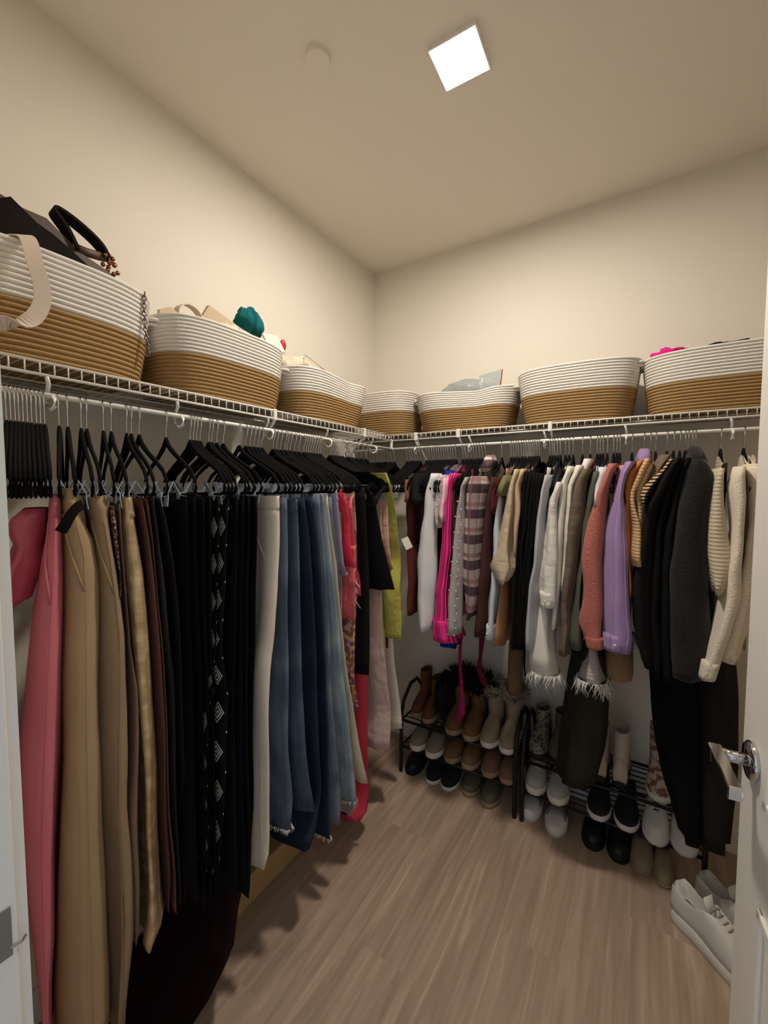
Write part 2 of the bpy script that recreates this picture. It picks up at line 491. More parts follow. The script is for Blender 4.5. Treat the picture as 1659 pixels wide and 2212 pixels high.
GARMENTS = [
    ('blouse','pink satin blouse with flared ruffle sleeve beside the door jamb','blouse','','pink_satin','L',-21.398,[(1.441,0.44,-1.82,0.1,0.039),(1.42,0.44,-1.83,0.107,0.057),(1.399,0.44,-1.833,0.114,0.062),(1.37,0.44,-1.832,0.124,0.044),(1.333,0.44,-1.842,0.136,0.055),(1.301,0.44,-1.851,0.147,0.048),(1.277,0.44,-1.858,0.156,0.049),(1.265,0.44,-1.864,0.16,0.034)],0.6,0.02,'SR'),
    ('trousers','wide pink trousers hanging at the near end of the rod by the door jamb','trousers','','pink','L',-23.0,[(1.466,0.47,-1.799,0.2,0.015),(1.449,0.47,-1.799,0.201,0.021),(1.397,0.47,-1.802,0.204,0.026),(1.342,0.47,-1.809,0.207,0.037),(1.235,0.47,-1.82,0.213,0.052),(1.129,0.47,-1.829,0.22,0.061),(0.987,0.47,-1.841,0.228,0.071),(0.853,0.47,-1.85,0.236,0.071),(0.766,0.47,-1.852,0.24,0.062),(0.62,0.47,-1.851,0.248,0.041),(0.489,0.47,-1.849,0.255,0.017),(0.392,0.47,-1.847,0.26,0.006)],0.25,0.003,'wpS'),
    ('trousers','tan wide-leg trousers with slanted pocket just behind the pink trousers','trousers','','tan','L',-20.495,[(1.479,0.475,-1.775,0.17,0.023),(1.449,0.475,-1.775,0.171,0.03),(1.414,0.475,-1.774,0.173,0.037),(1.376,0.475,-1.767,0.175,0.053),(1.315,0.475,-1.765,0.177,0.062),(1.244,0.475,-1.767,0.181,0.065),(1.126,0.475,-1.771,0.186,0.068),(0.989,0.475,-1.776,0.192,0.073),(0.86,0.475,-1.78,0.198,0.083),(0.68,0.475,-1.784,0.205,0.095),(0.413,0.475,-1.79,0.216,0.113),(0.327,0.475,-1.792,0.22,0.119)],0.3,0.01,'wpS'),
    ('trousers','khaki wide-leg trousers with slanted pocket between tan trousers and gold trousers','trousers','','khaki','L',-19.566,[(1.464,0.475,-1.728,0.17,0.036),(1.435,0.475,-1.726,0.171,0.037),(1.371,0.475,-1.72,0.174,0.039),(1.306,0.475,-1.714,0.177,0.044),(1.259,0.475,-1.711,0.179,0.049),(1.168,0.475,-1.707,0.183,0.058),(1.057,0.475,-1.71,0.188,0.058),(0.918,0.475,-1.716,0.194,0.055),(0.793,0.475,-1.719,0.199,0.044),(0.678,0.475,-1.716,0.204,0.046),(0.508,0.475,-1.715,0.211,0.043),(0.398,0.475,-1.721,0.216,0.032),(0.295,0.475,-1.725,0.22,0.025)],0.3,0.01,'wpS'),
    ('skirt','short pink speckled lace skirt tucked between khaki and gold trousers','skirt','','pinklace','L',-19.014,[(1.441,0.475,-1.701,0.17,0.012),(1.418,0.475,-1.698,0.171,0.015),(1.358,0.475,-1.693,0.174,0.014),(1.298,0.475,-1.689,0.178,0.006),(1.253,0.475,-1.69,0.18,0.006)],0.2,0.003,'S'),
    ('trousers','dusty taupe trousers hanging between khaki and gold trousers','trousers','','taupe','L',-18.763,[(1.446,0.475,-1.688,0.17,0.006),(1.339,0.475,-1.685,0.173,0.006),(1.141,0.475,-1.679,0.18,0.006),(1.038,0.475,-1.674,0.183,0.019),(0.895,0.475,-1.677,0.187,0.022),(0.754,0.475,-1.683,0.192,0.031),(0.626,0.475,-1.682,0.195,0.025),(0.5,0.475,-1.686,0.199,0.019),(0.477,0.475,-1.688,0.2,0.009)],0.2,0.003,'S'),
    ('trousers','shimmering gold wide-leg trousers with long crinkled legs','trousers','','gold','L',-18.418,[(1.459,0.475,-1.671,0.17,0.023),(1.402,0.475,-1.667,0.172,0.031),(1.346,0.475,-1.663,0.173,0.039),(1.291,0.475,-1.659,0.175,0.044),(1.204,0.475,-1.656,0.178,0.046),(1.085,0.475,-1.652,0.181,0.044),(0.962,0.475,-1.646,0.185,0.037),(0.829,0.475,-1.641,0.189,0.033),(0.677,0.475,-1.64,0.193,0.031),(0.524,0.475,-1.641,0.197,0.036),(0.475,0.475,-1.642,0.198,0.052),(0.444,0.475,-1.646,0.199,0.047),(0.425,0.475,-1.651,0.2,0.023)],0.3,0.01,'wS'),
    ('trousers','mauve brown trousers next to the gold trousers','trousers','','brown','L',-17.738,[(1.456,0.475,-1.643,0.18,0.012),(1.366,0.475,-1.633,0.182,0.014),(1.261,0.475,-1.626,0.184,0.017),(1.073,0.475,-1.618,0.188,0.017),(0.903,0.475,-1.613,0.192,0.017),(0.719,0.475,-1.614,0.195,0.015),(0.564,0.475,-1.609,0.198,0.017),(0.482,0.475,-1.612,0.2,0.008)],0.2,0.003,'S'),
    ('trousers','reddish brown slim trousers beside the charcoal trousers','trousers','','brown2','L',-17.305,[(1.456,0.475,-1.633,0.18,0.008),(1.365,0.475,-1.623,0.182,0.006),(1.259,0.475,-1.617,0.184,0.006),(1.067,0.475,-1.604,0.188,0.008),(0.896,0.475,-1.6,0.192,0.009),(0.71,0.475,-1.6,0.195,0.01),(0.573,0.475,-1.591,0.198,0.012),(0.485,0.475,-1.591,0.2,0.015),(0.46,0.475,-1.592,0.2,0.006)],0.2,0.003,'S'),
    ('trousers','charcoal trousers hanging right after the brown trousers','trousers','','char','L',-16.776,[(1.46,0.475,-1.619,0.2,0.014),(1.391,0.475,-1.612,0.2,0.014),(1.256,0.475,-1.6,0.2,0.022),(1.146,0.475,-1.593,0.2,0.023),(1.0,0.475,-1.587,0.2,0.023),(0.775,0.475,-1.585,0.2,0.02),(0.539,0.475,-1.579,0.2,0.011),(0.473,0.475,-1.581,0.2,0.008)],0.2,0.003,'S'),
    ('trousers','dark charcoal slacks where the black trousers begin','trousers','','char2','L',-16.203,[(1.455,0.475,-1.605,0.2,0.01),(1.415,0.475,-1.595,0.2,0.014),(1.306,0.475,-1.578,0.2,0.013),(1.194,0.475,-1.568,0.2,0.015),(1.08,0.475,-1.564,0.2,0.011),(0.876,0.475,-1.563,0.2,0.012),(0.528,0.475,-1.566,0.2,0.011),(0.467,0.475,-1.571,0.2,0.007)],0.2,0.003,'S'),
    ('trousers','plain black trousers,first of four between the charcoal slacks and the diamond print pair','trousers','black trousers before the patterned pair','black','L',-13.104,[(1.452,0.48,-1.542,0.3,0.014),(1.215,0.501,-1.554,0.31,0.004),(0.95,0.523,-1.568,0.321,0.004),(0.588,0.555,-1.589,0.337,0.004),(0.529,0.561,-1.593,0.34,0.004)],0.3,0.006,''),
    ('trousers','plain black trousers,second of four between the charcoal slacks and the diamond print pair','trousers','black trousers before the patterned pair','black','L',-12.168,[(1.457,0.48,-1.519,0.3,0.014),(1.209,0.5,-1.537,0.31,0.015),(0.939,0.524,-1.545,0.321,0.004),(0.541,0.559,-1.571,0.338,0.004),(0.508,0.562,-1.576,0.34,0.004)],0.3,0.006,''),
    ('trousers','plain black trousers,third of four between the charcoal slacks and the diamond print pair','trousers','black trousers before the patterned pair','black','L',-11.252,[(1.456,0.481,-1.497,0.3,0.014),(1.205,0.501,-1.516,0.31,0.014),(0.931,0.525,-1.529,0.321,0.007),(0.537,0.558,-1.556,0.338,0.006),(0.499,0.562,-1.56,0.34,0.004)],0.3,0.006,''),
    ('trousers','plain black trousers,fourth of four between the charcoal slacks and the diamond print pair','trousers','black trousers before the patterned pair','black','L',-10.512,[(1.459,0.482,-1.478,0.3,0.013),(1.202,0.503,-1.5,0.31,0.009),(0.925,0.525,-1.516,0.322,0.008),(0.551,0.559,-1.544,0.338,0.004),(0.502,0.563,-1.551,0.34,0.004)],0.3,0.006,''),
    ('trousers','black trousers printed with faint pale diamonds in the dark run','trousers','','diamond','L',-9.699,[(1.459,0.482,-1.456,0.3,0.015),(1.326,0.493,-1.471,0.306,0.014),(1.255,0.5,-1.48,0.309,0.01),(1.184,0.507,-1.488,0.312,0.007),(1.117,0.513,-1.495,0.315,0.004),(1.005,0.524,-1.516,0.32,0.004),(0.916,0.532,-1.537,0.325,0.004),(0.779,0.545,-1.55,0.331,0.004),(0.624,0.56,-1.561,0.339,0.004),(0.599,0.563,-1.57,0.34,0.004)],0.3,0.006,''),
    ('trousers','black trousers with bright white diamond motifs down the leg','trousers','','diamond','L',-8.78,[(1.461,0.482,-1.423,0.3,0.02),(1.401,0.487,-1.435,0.302,0.021),(1.322,0.493,-1.447,0.306,0.022),(1.211,0.503,-1.459,0.31,0.024),(1.136,0.509,-1.472,0.314,0.024),(1.068,0.515,-1.481,0.316,0.022),(0.956,0.524,-1.476,0.321,0.028),(0.85,0.533,-1.491,0.326,0.03),(0.727,0.545,-1.509,0.332,0.014),(0.649,0.554,-1.523,0.335,0.004),(0.574,0.563,-1.541,0.339,0.004),(0.563,0.563,-1.546,0.34,0.004)],0.3,0.006,''),
    ('trousers','plain black trousers,first of four between the diamond print pair and the white trousers','trousers','black trousers before the white trousers','black','L',-8.243,[(1.461,0.483,-1.4,0.3,0.014),(1.182,0.499,-1.423,0.311,0.018),(0.886,0.516,-1.449,0.322,0.022),(0.591,0.533,-1.467,0.334,0.026),(0.434,0.542,-1.477,0.34,0.028)],0.3,0.006,''),
    ('trousers','plain black trousers,second of four between the diamond print pair and the white trousers','trousers','black trousers before the white trousers','black','L',-7.729,[(1.46,0.483,-1.381,0.3,0.014),(1.178,0.499,-1.403,0.311,0.015),(0.878,0.518,-1.428,0.323,0.012),(0.577,0.535,-1.443,0.334,0.016),(0.432,0.543,-1.449,0.34,0.02)],0.3,0.006,''),
    ('trousers','plain black trousers,third of four between the diamond print pair and the white trousers','trousers','black trousers before the white trousers','black','L',-7.199,[(1.46,0.484,-1.36,0.3,0.014),(1.173,0.5,-1.384,0.311,0.017),(0.868,0.517,-1.41,0.323,0.017),(0.565,0.535,-1.424,0.334,0.014),(0.42,0.543,-1.438,0.34,0.028)],0.3,0.006,''),
    ('trousers','plain black trousers,fourth of four between the diamond print pair and the white trousers','trousers','black trousers before the white trousers','black','L',-6.568,[(1.457,0.484,-1.336,0.3,0.011),(1.167,0.5,-1.361,0.311,0.018),(0.858,0.517,-1.388,0.322,0.018),(0.674,0.528,-1.399,0.329,0.014),(0.401,0.543,-1.431,0.34,0.028)],0.3,0.006,''),
    ('dress','long dark burgundy dress sweeping close to the floor under the black trousers','dress','','burgundy','L',-6.0,[(0.797,0.439,-1.341,0.24,0.02),(0.544,0.449,-1.367,0.267,0.042),(0.366,0.455,-1.378,0.286,0.057),(0.294,0.459,-1.407,0.295,0.064),(0.207,0.463,-1.428,0.306,0.073),(0.181,0.465,-1.455,0.311,0.077),(0.144,0.468,-1.504,0.321,0.084),(0.128,0.472,-1.58,0.331,0.093),(0.147,0.475,-1.659,0.34,0.1)],0.3,0.006,''),
    ('trousers','winter white trousers with a curved pocket beside the first jeans','trousers','','white','L',-4.235,[(1.457,0.484,-1.258,0.13,0.035),(1.395,0.484,-1.258,0.132,0.036),(1.186,0.484,-1.268,0.137,0.039),(1.066,0.484,-1.282,0.141,0.04),(0.949,0.484,-1.303,0.144,0.042),(0.814,0.484,-1.314,0.148,0.035),(0.571,0.484,-1.319,0.154,0.038),(0.453,0.484,-1.319,0.157,0.044),(0.398,0.484,-1.322,0.159,0.04),(0.366,0.485,-1.337,0.16,0.01)],0.3,0.006,'wp'),
    ('jeans','mid blue jeans with a frayed pale hem next to the white trousers','jeans','','denim','L',-3.442,[(1.451,0.485,-1.223,0.3,0.024),(1.286,0.485,-1.224,0.3,0.03),(1.141,0.484,-1.226,0.3,0.039),(1.031,0.484,-1.226,0.3,0.043),(0.843,0.484,-1.226,0.3,0.048),(0.661,0.484,-1.226,0.3,0.053),(0.497,0.484,-1.214,0.3,0.057),(0.408,0.484,-1.223,0.3,0.06)],0.3,0.006,'wpf'),
    ('jeans','second pair of blue jeans with straight cut hem','jeans','','denim2','L',-2.294,[(1.446,0.485,-1.18,0.3,0.025),(1.316,0.485,-1.174,0.303,0.03),(1.089,0.485,-1.169,0.307,0.038),(0.896,0.485,-1.165,0.311,0.044),(0.655,0.485,-1.157,0.316,0.052),(0.504,0.485,-1.141,0.318,0.057),(0.396,0.485,-1.118,0.32,0.06)],0.3,0.006,'wp'),
    ('jeans','dark navy jeans with the lowest wide hem of the jeans row','jeans','','navy','L',-1.468,[(1.45,0.486,-1.148,0.3,0.025),(1.31,0.486,-1.128,0.308,0.033),(1.153,0.485,-1.11,0.316,0.042),(0.868,0.485,-1.096,0.33,0.058),(0.613,0.485,-1.086,0.342,0.069),(0.446,0.486,-1.076,0.351,0.036),(0.316,0.485,-1.109,0.357,0.087),(0.285,0.485,-1.14,0.36,0.09)],0.3,0.006,''),
    ('jeans','indigo jeans with a ragged white hem','jeans','','navy','L',-0.887,[(1.453,0.486,-1.117,0.3,0.015),(1.288,0.486,-1.089,0.3,0.017),(1.097,0.486,-1.069,0.3,0.02),(0.767,0.486,-1.048,0.3,0.018),(0.508,0.486,-1.036,0.3,0.027),(0.274,0.486,-1.035,0.3,0.03),(0.235,0.486,-1.03,0.3,0.03)],0.3,0.006,'f'),
    ('jeans','washed blue jeans with dark side seam in front of the acid wash pair','jeans','','denim3','L',-0.298,[(1.462,0.486,-1.076,0.3,0.02),(1.369,0.486,-1.067,0.3,0.022),(1.291,0.486,-1.054,0.3,0.024),(1.165,0.486,-1.042,0.3,0.027),(1.005,0.486,-1.031,0.3,0.03),(0.79,0.486,-1.021,0.3,0.031),(0.617,0.486,-1.006,0.3,0.038),(0.472,0.486,-0.99,0.3,0.041),(0.327,0.486,-0.976,0.3,0.043),(0.253,0.486,-0.986,0.3,0.045)],0.3,0.006,'wp'),
    ('jeans','pale acid wash jeans with a white frayed hem','jeans','','acid','L',-0.138,[(1.462,0.486,-1.06,0.28,0.012),(1.367,0.486,-1.041,0.282,0.025),(1.246,0.486,-1.019,0.284,0.032),(1.094,0.486,-0.998,0.287,0.044),(0.97,0.486,-0.977,0.289,0.048),(0.83,0.486,-0.965,0.291,0.053),(0.643,0.486,-0.929,0.294,0.059),(0.45,0.486,-0.9,0.297,0.065),(0.327,0.486,-0.881,0.299,0.068),(0.272,0.486,-0.876,0.3,0.07)],0.3,0.006,'wpf'),
    ('trousers','cream slim trousers between the acid wash jeans and denim shorts','trousers','','cream','L',0.155,[(1.462,0.486,-1.039,0.26,0.012),(1.32,0.486,-1.013,0.266,0.007),(1.221,0.486,-0.99,0.269,0.011),(1.057,0.486,-0.97,0.276,0.004),(0.885,0.486,-0.945,0.282,0.004),(0.808,0.486,-0.929,0.285,0.005),(0.637,0.486,-0.89,0.29,0.004),(0.495,0.486,-0.86,0.294,0.016),(0.393,0.486,-0.831,0.297,0.019),(0.295,0.486,-0.799,0.3,0.02)],0.3,0.006,'w'),
    ('trousers','pale pink trousers whose hem shows under the acid wash jeans','trousers','','palepink','L',1.224,[(0.886,0.46,-0.928,0.26,0.017),(0.661,0.46,-0.895,0.273,0.004),(0.421,0.46,-0.859,0.287,0.004),(0.244,0.46,-0.834,0.296,0.033),(0.216,0.46,-0.821,0.297,0.034),(0.203,0.46,-0.876,0.3,0.035)],0.3,0.006,''),
    ('skirt','short grey denim skirt next to the cream trousers','skirt','','denim4','L',0.557,[(1.449,0.486,-1.012,0.3,0.018),(1.349,0.486,-1.004,0.313,0.015),(1.253,0.486,-0.983,0.324,0.012),(1.157,0.486,-0.966,0.336,0.018),(1.118,0.486,-0.957,0.34,0.022)],0.3,0.006,''),
    ('shorts','lilac denim shorts with frayed hem','shorts','','lilacdenim','L',0.908,[(1.474,0.486,-0.986,0.3,0.018),(1.417,0.486,-0.975,0.308,0.02),(1.314,0.486,-0.959,0.322,0.024),(1.212,0.486,-0.943,0.335,0.028),(1.169,0.486,-0.93,0.34,0.03)],0.3,0.006,'wf'),
    ('shorts','crimson red quilted shorts with a white drawstring','shorts','','red','L',1.524,[(1.474,0.486,-0.947,0.24,0.03),(1.374,0.486,-0.913,0.245,0.016),(1.239,0.487,-0.899,0.252,0.044),(1.148,0.487,-0.852,0.256,0.022),(1.07,0.487,-0.84,0.26,0.04)],0.3,0.006,'w'),
    ('skirt','salmon layered ruffle skirt below the red shorts','skirt','','salmon','L',2.13,[(1.445,0.486,-0.902,0.3,0.03),(1.228,0.486,-0.873,0.319,0.004),(1.077,0.487,-0.881,0.332,0.042),(0.987,0.487,-0.88,0.34,0.045)],0.5,0.006,'r'),
    ('trousers','brown floral print trousers below the salmon skirt','trousers','','floral','L',2.33,[(1.467,0.486,-0.882,0.3,0.02),(1.314,0.486,-0.87,0.307,0.011),(1.139,0.486,-0.865,0.316,0.004),(0.961,0.487,-0.877,0.324,0.032),(0.77,0.487,-0.883,0.333,0.03),(0.649,0.487,-0.858,0.338,0.039),(0.618,0.487,-0.859,0.34,0.023)],0.3,0.006,''),
    ('skirt','long black skirt with soft vertical folds beside the red shorts','skirt','','black2','L',2.909,[(1.484,0.487,-0.816,0.26,0.035),(1.367,0.487,-0.805,0.263,0.037),(1.188,0.487,-0.789,0.268,0.041),(1.045,0.487,-0.781,0.272,0.044),(0.836,0.487,-0.78,0.277,0.048),(0.739,0.487,-0.785,0.28,0.05)],0.3,0.006,''),
    ('top','black tee with a wide sleeve hanging near the room corner','top','','black2','L',2.86,[(1.542,0.5,-0.817,0.2,0.02),(1.529,0.501,-0.761,0.202,0.024),(1.503,0.501,-0.706,0.206,0.032),(1.488,0.501,-0.696,0.208,0.033),(1.405,0.501,-0.76,0.22,0.057)],0.3,0.006,''),
    ('dress','black flared dress with slanted hem near the room corner','dress','','black2','L',2.824,[(1.488,0.486,-0.787,0.22,0.02),(1.42,0.492,-0.753,0.227,0.029),(1.273,0.503,-0.722,0.241,0.03),(1.194,0.508,-0.698,0.248,0.058),(1.11,0.514,-0.671,0.255,0.069),(1.057,0.518,-0.652,0.26,0.075)],0.3,0.006,''),
    ('dress','long crimson dress reaching lowest beside the jeans','dress','','crimson','L',2.955,[(1.011,0.431,-0.745,0.28,0.03),(0.627,0.431,-0.728,0.288,0.04),(0.291,0.431,-0.72,0.295,0.049),(0.167,0.431,-0.714,0.298,0.052),(0.106,0.431,-0.73,0.299,0.054),(0.096,0.431,-0.78,0.3,0.055)],0.3,0.006,''),
    ('dress','gold speckled knit dress behind the black flared dress','dress','','leopard','L',2.824,[(1.459,0.425,-0.696,0.22,0.02),(1.344,0.426,-0.67,0.223,0.024),(1.19,0.426,-0.642,0.227,0.018),(0.978,0.426,-0.61,0.231,0.018),(0.78,0.426,-0.571,0.236,0.036),(0.593,0.425,-0.556,0.24,0.004)],0.3,0.006,''),
    ('dress','rust brown satin dress behind the speckled knit','dress','','rust','L',2.62,[(1.469,0.42,-0.624,0.3,0.004),(1.368,0.42,-0.609,0.306,0.004),(1.181,0.42,-0.57,0.317,0.004),(1.012,0.42,-0.527,0.326,0.011),(0.896,0.421,-0.525,0.332,0.009),(0.75,0.421,-0.529,0.34,0.025)],0.3,0.006,''),
    ('dress','pale blush pink dress with the longest hem near the corner','dress','','blush','L',2.503,[(1.093,0.45,-0.638,0.26,0.004),(0.818,0.451,-0.627,0.267,0.058),(0.614,0.452,-0.594,0.272,0.071),(0.47,0.452,-0.565,0.276,0.079),(0.303,0.452,-0.57,0.28,0.09)],0.4,0.006,''),
    ('blouse','dusty pink crinkled blouse beside the chartreuse dress','blouse','','dusty','L',2.46,[(1.527,0.469,-0.643,0.2,0.004),(1.469,0.469,-0.629,0.2,0.004),(1.351,0.47,-0.617,0.2,0.034),(1.241,0.47,-0.609,0.2,0.051),(1.157,0.47,-0.59,0.2,0.04),(1.125,0.47,-0.57,0.2,0.004)],0.4,0.003,''),
    ('dress','chartreuse gauze dress with gathered cuff and a white tag','dress','','chart','L',2.587,[(1.542,0.5,-0.681,0.12,0.011),(1.488,0.499,-0.639,0.122,0.011),(1.371,0.499,-0.599,0.125,0.006),(1.261,0.499,-0.582,0.128,0.004),(1.169,0.499,-0.559,0.13,0.004),(1.046,0.5,-0.571,0.134,0.072),(0.962,0.499,-0.558,0.136,0.07),(0.883,0.499,-0.551,0.138,0.046),(0.834,0.499,-0.555,0.139,0.014),(0.811,0.499,-0.559,0.14,0.004)],0.35,0.003,'t'),
    ('dress','off-white crinkled dress with lace hem next to the shoe rack','dress','','creamlace','L',2.22,[(0.926,0.44,-0.544,0.24,0.004),(0.672,0.441,-0.505,0.249,0.043),(0.536,0.441,-0.472,0.253,0.05),(0.403,0.441,-0.443,0.257,0.056),(0.324,0.441,-0.436,0.26,0.06)],0.45,0.006,''),
    ('dress','dark rust brown long sleeve dress deep in the corner','dress','','rustdark','R',0.0,[(1.468,0.472,-0.45,0.11,0.03),(1.362,0.479,-0.459,0.106,0.044),(1.174,0.49,-0.476,0.1,0.046),(0.987,0.501,-0.493,0.093,0.039),(0.905,0.505,-0.5,0.09,0.024)],0.3,0.007,'',('rustdark',0.93,0.496)),
    ('shirt','black short sleeve tee just before the white tee','shirt','','black2','R',0.0,[(1.546,0.53,-0.48,0.11,0.052),(1.499,0.536,-0.497,0.103,0.057),(1.409,0.55,-0.53,0.09,0.047)],0.3,0.007,'',('black2',0.95,0.538)),
    ('top','brown sleeveless top in the corner beside the black tee','top','','brown2','R',0.0,[(1.52,0.477,-0.47,0.11,0.024),(1.448,0.49,-0.505,0.096,0.027),(1.417,0.493,-0.52,0.09,0.027)],0.3,0.007,'',('brown2',0.98,0.511)),
    ('shirt','white long sleeve tee hanging first in the run along the back wall','shirt','','whitegrey','R',0.0,[(1.544,0.614,-0.49,0.11,0.043),(1.484,0.598,-0.494,0.108,0.038),(1.394,0.594,-0.501,0.106,0.051),(1.258,0.589,-0.511,0.102,0.072),(1.168,0.587,-0.517,0.099,0.085),(1.044,0.589,-0.526,0.095,0.068),(0.908,0.592,-0.536,0.092,0.055),(0.857,0.595,-0.54,0.09,0.041)],0.3,0.007,'',('whitegrey',0.86,0.621)),
    ('top','grey lace top behind the pale pink sleeve','top','','greylace','R',0.0,[(1.538,0.643,-0.47,0.11,0.041),(1.469,0.639,-0.485,0.104,0.036),(1.39,0.641,-0.503,0.097,0.028),(1.312,0.652,-0.52,0.09,0.024)],0.3,0.007,'',('greylace',0.98,0.646)),
    ('top','pale pink top with a short ruffled sleeve','top','','lightpink','R',0.0,[(1.523,0.673,-0.5,0.11,0.02),(1.449,0.672,-0.52,0.102,0.024),(1.396,0.67,-0.534,0.096,0.031),(1.339,0.678,-0.55,0.09,0.02)],0.3,0.007,'',('lightpink',1.0,0.68)),
    ('dress','hot pink pleated satin dress with ribbed hem','dress','','hotpink','R',0.0,[(1.543,0.701,-0.48,0.12,0.037),(1.488,0.684,-0.484,0.126,0.026),(1.39,0.678,-0.491,0.137,0.035),(1.242,0.672,-0.501,0.153,0.048),(1.088,0.665,-0.511,0.17,0.056),(0.973,0.661,-0.519,0.183,0.056),(0.906,0.66,-0.524,0.19,0.076),(0.823,0.678,-0.53,0.2,0.124)],0.5,0.007,'h',('hotpink',0.9,0.707)),
    ('skirt','royal blue ruffled hem showing below the hot pink dress','skirt','','royal','R',0.0,[(0.802,0.652,-0.42,0.16,0.088),(0.776,0.674,-0.47,0.16,0.086)],0.5,0.007,''),
    ('top','dark brown top squeezed between hot pink and pearl sleeves','top','','brown3','R',0.0,[(1.538,0.7,-0.44,0.11,0.024),(1.468,0.698,-0.45,0.106,0.022),(1.35,0.703,-0.467,0.099,0.02),(1.195,0.711,-0.49,0.09,0.017)],0.3,0.007,'',('brown3',0.98,0.72)),
    ('cardigan','grey cardigan with rows of pearls down the sleeve','cardigan','','heather','R',0.0,[(1.526,0.772,-0.49,0.11,0.025),(1.488,0.748,-0.493,0.109,0.018),(1.361,0.736,-0.503,0.105,0.024),(1.261,0.734,-0.51,0.102,0.031),(1.142,0.729,-0.519,0.098,0.036),(1.021,0.727,-0.528,0.095,0.045),(0.867,0.727,-0.54,0.09,0.042)],0.3,0.007,'b',('heather',0.95,0.787)),
    ('shirt','purple and cream plaid flannel shirt','shirt','','plaid','R',0.0,[(1.529,0.8,-0.48,0.16,0.053),(1.488,0.795,-0.484,0.159,0.077),(1.382,0.788,-0.492,0.155,0.082),(1.264,0.787,-0.502,0.151,0.073),(1.147,0.787,-0.512,0.147,0.071),(1.053,0.793,-0.52,0.144,0.068),(0.979,0.796,-0.527,0.141,0.05),(0.94,0.79,-0.53,0.14,0.018)],0.3,0.007,'c',('plaid',0.98,0.812)),
    ('dress','dark maroon brown long sleeve dress behind the plaid shirt','dress','','maroon','R',0.0,[(1.525,0.871,-0.46,0.11,0.035),(1.431,0.856,-0.467,0.107,0.035),(1.281,0.846,-0.479,0.102,0.032),(1.13,0.842,-0.49,0.098,0.043),(0.998,0.839,-0.5,0.094,0.044),(0.872,0.831,-0.51,0.09,0.053)],0.3,0.007,'',('maroon',0.9,0.9)),
    ('shirt','burgundy tee between the maroon dress and white shirt','shirt','','burgundy2','R',0.0,[(1.525,0.891,-0.44,0.11,0.023),(1.465,0.876,-0.46,0.102,0.025),(1.377,0.879,-0.49,0.09,0.024)],0.3,0.007,'',('burgundy2',0.95,0.91)),
    ('shirt','pale bluish white shirt with buttoned cuff beside the beige drape','shirt','','whiteblue','R',0.0,[(1.455,0.907,-0.49,0.11,0.015),(1.378,0.898,-0.497,0.107,0.028),(1.268,0.896,-0.506,0.104,0.033),(1.14,0.89,-0.517,0.099,0.026),(1.012,0.885,-0.528,0.095,0.028),(0.879,0.884,-0.54,0.09,0.029)],0.3,0.007,'k',('whiteblue',0.95,0.921)),
    ('shirt','olive green tee with a short sleeve above the bluish white shirt','shirt','','olive','R',0.0,[(1.531,0.931,-0.49,0.11,0.029),(1.491,0.924,-0.514,0.1,0.039),(1.45,0.917,-0.54,0.09,0.033)],0.3,0.007,'',('olive',0.95,0.943)),
    ('skirt','bronze satin skirt showing below the beige draped top','skirt','','bronze','R',0.0,[(1.114,0.918,-0.46,0.18,0.019),(1.005,0.917,-0.48,0.188,0.031),(0.896,0.913,-0.501,0.196,0.042),(0.846,0.912,-0.51,0.2,0.04)],0.3,0.007,''),
    ('top','beige crinkled top with a gathered balloon sleeve','top','','beige','R',0.0,[(1.553,0.968,-0.5,0.11,0.02),(1.505,0.958,-0.505,0.108,0.023),(1.425,0.95,-0.514,0.104,0.032),(1.332,0.941,-0.525,0.1,0.047),(1.24,0.936,-0.535,0.096,0.06),(1.174,0.931,-0.543,0.093,0.102),(1.135,0.929,-0.547,0.091,0.07),(1.111,0.935,-0.55,0.09,0.022)],0.35,0.007,'',('beige',0.95,0.981)),
    ('top','second beige top between the balloon sleeve and black shirts','top','','beige2','R',0.0,[(1.555,0.992,-0.48,0.11,0.022),(1.496,0.975,-0.489,0.107,0.024),(1.388,0.978,-0.504,0.1,0.028),(1.292,0.974,-0.518,0.095,0.018),(1.214,0.974,-0.53,0.09,0.007)],0.3,0.007,'',('beige2',0.95,1.007)),
    ('top','first black long sleeve top counting from the beige tops in the block of five','top','black shirts after the beige tops','black','R',0.0,[(1.544,1.002,-0.47,0.11,0.024),(1.469,0.996,-0.475,0.108,0.024),(1.362,0.993,-0.483,0.105,0.024),(1.183,0.984,-0.496,0.1,0.02),(0.985,0.981,-0.51,0.094,0.022),(0.851,0.981,-0.52,0.09,0.024)],0.3,0.007,'',('black',0.86,1.016)),
    ('top','second black long sleeve top counting from the beige tops in the block of five','top','black shirts after the beige tops','black','R',0.0,[(1.542,1.016,-0.47,0.11,0.023),(1.469,1.01,-0.475,0.108,0.023),(1.363,1.007,-0.483,0.105,0.023),(1.184,0.996,-0.496,0.1,0.02),(0.987,0.993,-0.51,0.094,0.022),(0.854,0.994,-0.52,0.09,0.024)],0.3,0.007,'',('black',0.86,1.028)),
    ('top','third black long sleeve top counting from the beige tops in the block of five','top','black shirts after the beige tops','black','R',0.0,[(1.54,1.03,-0.47,0.11,0.023),(1.469,1.024,-0.475,0.108,0.023),(1.363,1.021,-0.483,0.105,0.023),(1.185,1.008,-0.496,0.1,0.02),(0.989,1.005,-0.51,0.094,0.022),(0.856,1.006,-0.52,0.09,0.023)],0.3,0.007,'',('black',0.86,1.058)),
